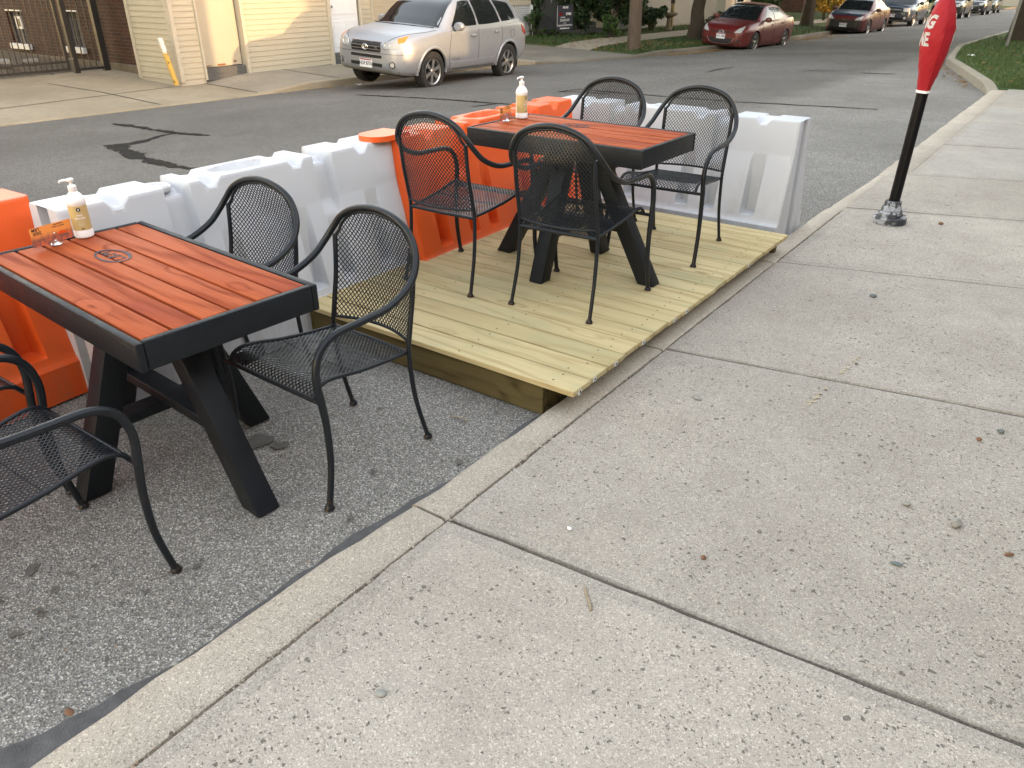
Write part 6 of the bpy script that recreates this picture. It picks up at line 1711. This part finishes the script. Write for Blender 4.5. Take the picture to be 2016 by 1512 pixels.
def big_suv(label, x, y, paint, txt, cross=False, sc=1.04, rz=0.):
    c = Car(label, (x, y, zroad(x, y + 2)), (math.atan(-.0145), math.atan(.03), rz), suv_spec(4.6, .93, 1.75, .92, 3.75, .365, 5), paint, sc=sc)
    suv_windows(c)
    for sx in (1, -1):
        q = [(.48, 0, .74), (.80, 0, .76), (.84, 0, .93), (.50, 0, .90)]
        if sx < 0: q = [(-q[1][0], 0, q[1][2]), (-q[0][0], 0, q[0][2]), (-q[3][0], 0, q[3][2]), (-q[2][0], 0, q[2][2])]
        c.patch('headlight', q, (-.35 * sx, 1, 0), M['lamp'], .012, 8, rnd=.05)
        q = MB(); q.lathe([(.0, .004), (.05, .003), (.055, 0)], 16); h = c.at_front(sx * .62, .46); o = MB(); o.merge(q, frame((h.x, h.y - .006, h.z), (1, .4 * sx, 0), (0, 0, 1))); o.build('fog_light', M['lamp'], c.t)
    gr = c.patch('grille', [(-.42, 0, .72), (.42, 0, .72), (.46, 0, .90), (-.46, 0, .90)], (0, 1, 0), M['trim_black'], .010, 8, rnd=.05)
    q = MB(); q.tube([c.at_front(x_, z_) + Vector((0, -.014, 0)) for x_, z_ in ((-.46, .90), (-.42, .72), (-.2, .70), (.2, .70), (.42, .72), (.46, .90), (.2, .915), (-.2, .915), (-.46, .90))], .014, 6); q.build('grille_bar', M['chrome'], gr)
    q = MB(); q.tube([c.at_front(-.42 + .84 * k / 8, .81) + Vector((0, -.016, 0)) for k in range(9)], .012, 6); q.build('grille_bar', M['chrome'], gr)
    if cross:
        q = MB(); q.prism([(-.055, .06), (0, -.09), (.055, .06), (.03, .085), (-.03, .085)], 0, .01); c.put_front(q, 'emblem', M['chrome'], 0, .81, .02, gr)
        q = MB(); q.tube([c.at_front(0, .70) + Vector((0, -.016, 0)), c.at_front(0, .91) + Vector((0, -.016, 0))], .012, 6); q.build('grille_bar', M['chrome'], gr)
    c.patch('lower_grille', [(-.45, 0, .38), (.45, 0, .38), (.45, 0, .46), (-.45, 0, .46)], (0, 1, 0), M['trim_black'], .006, 8)
    q = MB(); q.tube([c.at_front(-.6 + 1.2 * k / 10, .335) + Vector((0, -.012, 0)) for k in range(11)], .016, 6); q.build('bumper_strip', M['alloy'], c.t)
    c.plate(.56, txt, off=.02)
    return c
big_suv('dark blue minivan with chrome cross grille partly hidden by the red hood', -10.25, 48.6, PAINT_NAVY, 'GZC 7107', True, 1.06)
big_suv('black off roader with bright grille just right of the red hood', -10.35, 65.0, PAINT_BLACK, 'FDT 3328', False, 1.1)
c = big_suv('second black car parked close behind the black off roader', -10.3, 76.0, PAINT_BLACK, None, False, 1.05)
big_suv('dark green car parked last but one in the far row', -10.4, 84.0, PAINT_GREEN, None, False, 1.0)
cc = Car('pale blue car farthest away at the end of the row', (-8.4, 104, zroad(-8.4, 106)), (math.atan(-.0145), math.atan(.03), R(-6)), sedan_spec(), PAINT_GREY); sedan_windows(cc)
# ------------------------------------------------------------------ light, sky and camera
SUN_EL, SUN_AZ = 6.8, R(84.5)       # azimuth measured from +Y towards +X
sd3 = Vector((math.sin(SUN_AZ) * math.cos(R(SUN_EL)), math.cos(SUN_AZ) * math.cos(R(SUN_EL)), math.sin(R(SUN_EL))))
su = bpy.data.lights.new('sun', 'SUN'); su.energy = SUN_E; su.angle = R(.53); su.color = (1.0, .62, .29)
so = bpy.data.objects.new('sun', su); COL.objects.link(so); so.location = (20, 10, 20)
so.rotation_euler = (-sd3).to_track_quat('-Z', 'Y').to_euler()
w = bpy.data.worlds.new('World'); scene.world = w; w.use_nodes = True
nt = w.node_tree; sky = nt.nodes.new('ShaderNodeTexSky'); sky.sky_type = 'NISHITA'; sky.sun_disc = False
sky.sun_elevation = R(SUN_EL); sky.sun_rotation = SUN_AZ
sky.air_density = SKY_AIR; sky.dust_density = SKY_DUST; sky.ozone_density = SKY_OZ; sky.altitude = 200
bg = nt.nodes['Background']; bg.inputs['Strength'].default_value = SKY_S
mx = nt.nodes.new('ShaderNodeMix'); mx.data_type = 'RGBA'; mx.blend_type = 'MULTIPLY'; mx.inputs['Factor'].default_value = 1
mx.inputs['B'].default_value = (*SKY_TINT, 1)      # warm tint stands in for camera white balance
nt.links.new(sky.outputs[0], mx.inputs['A']); nt.links.new(mx.outputs['Result'], bg.inputs['Color'])
cam = bpy.data.cameras.new('camera'); cam.sensor_width = 36; cam.lens = 1514 / 2016 * 36; cam.clip_start = .05; cam.clip_end = 2000
co = bpy.data.objects.new('camera', cam); COL.objects.link(co)
co.location = (0, 0, 1.6); co.rotation_euler = (R(90 - 28.03), 0, R(35.9))
scene.camera = co
vs_ = scene.view_settings
scene.display_settings.display_device = 'sRGB'
vs_.view_transform = 'Standard'; vs_.look = 'None'; vs_.gamma = 1.0; vs_.use_curve_mapping = False
vs_.exposure = EXPOSURE
scene.cycles.max_bounces = 6; scene.cycles.diffuse_bounces = 3; scene.cycles.glossy_bounces = 3; scene.cycles.transmission_bounces = 4
scene.cycles.use_adaptive_sampling = True
scene.cycles.use_denoising = True
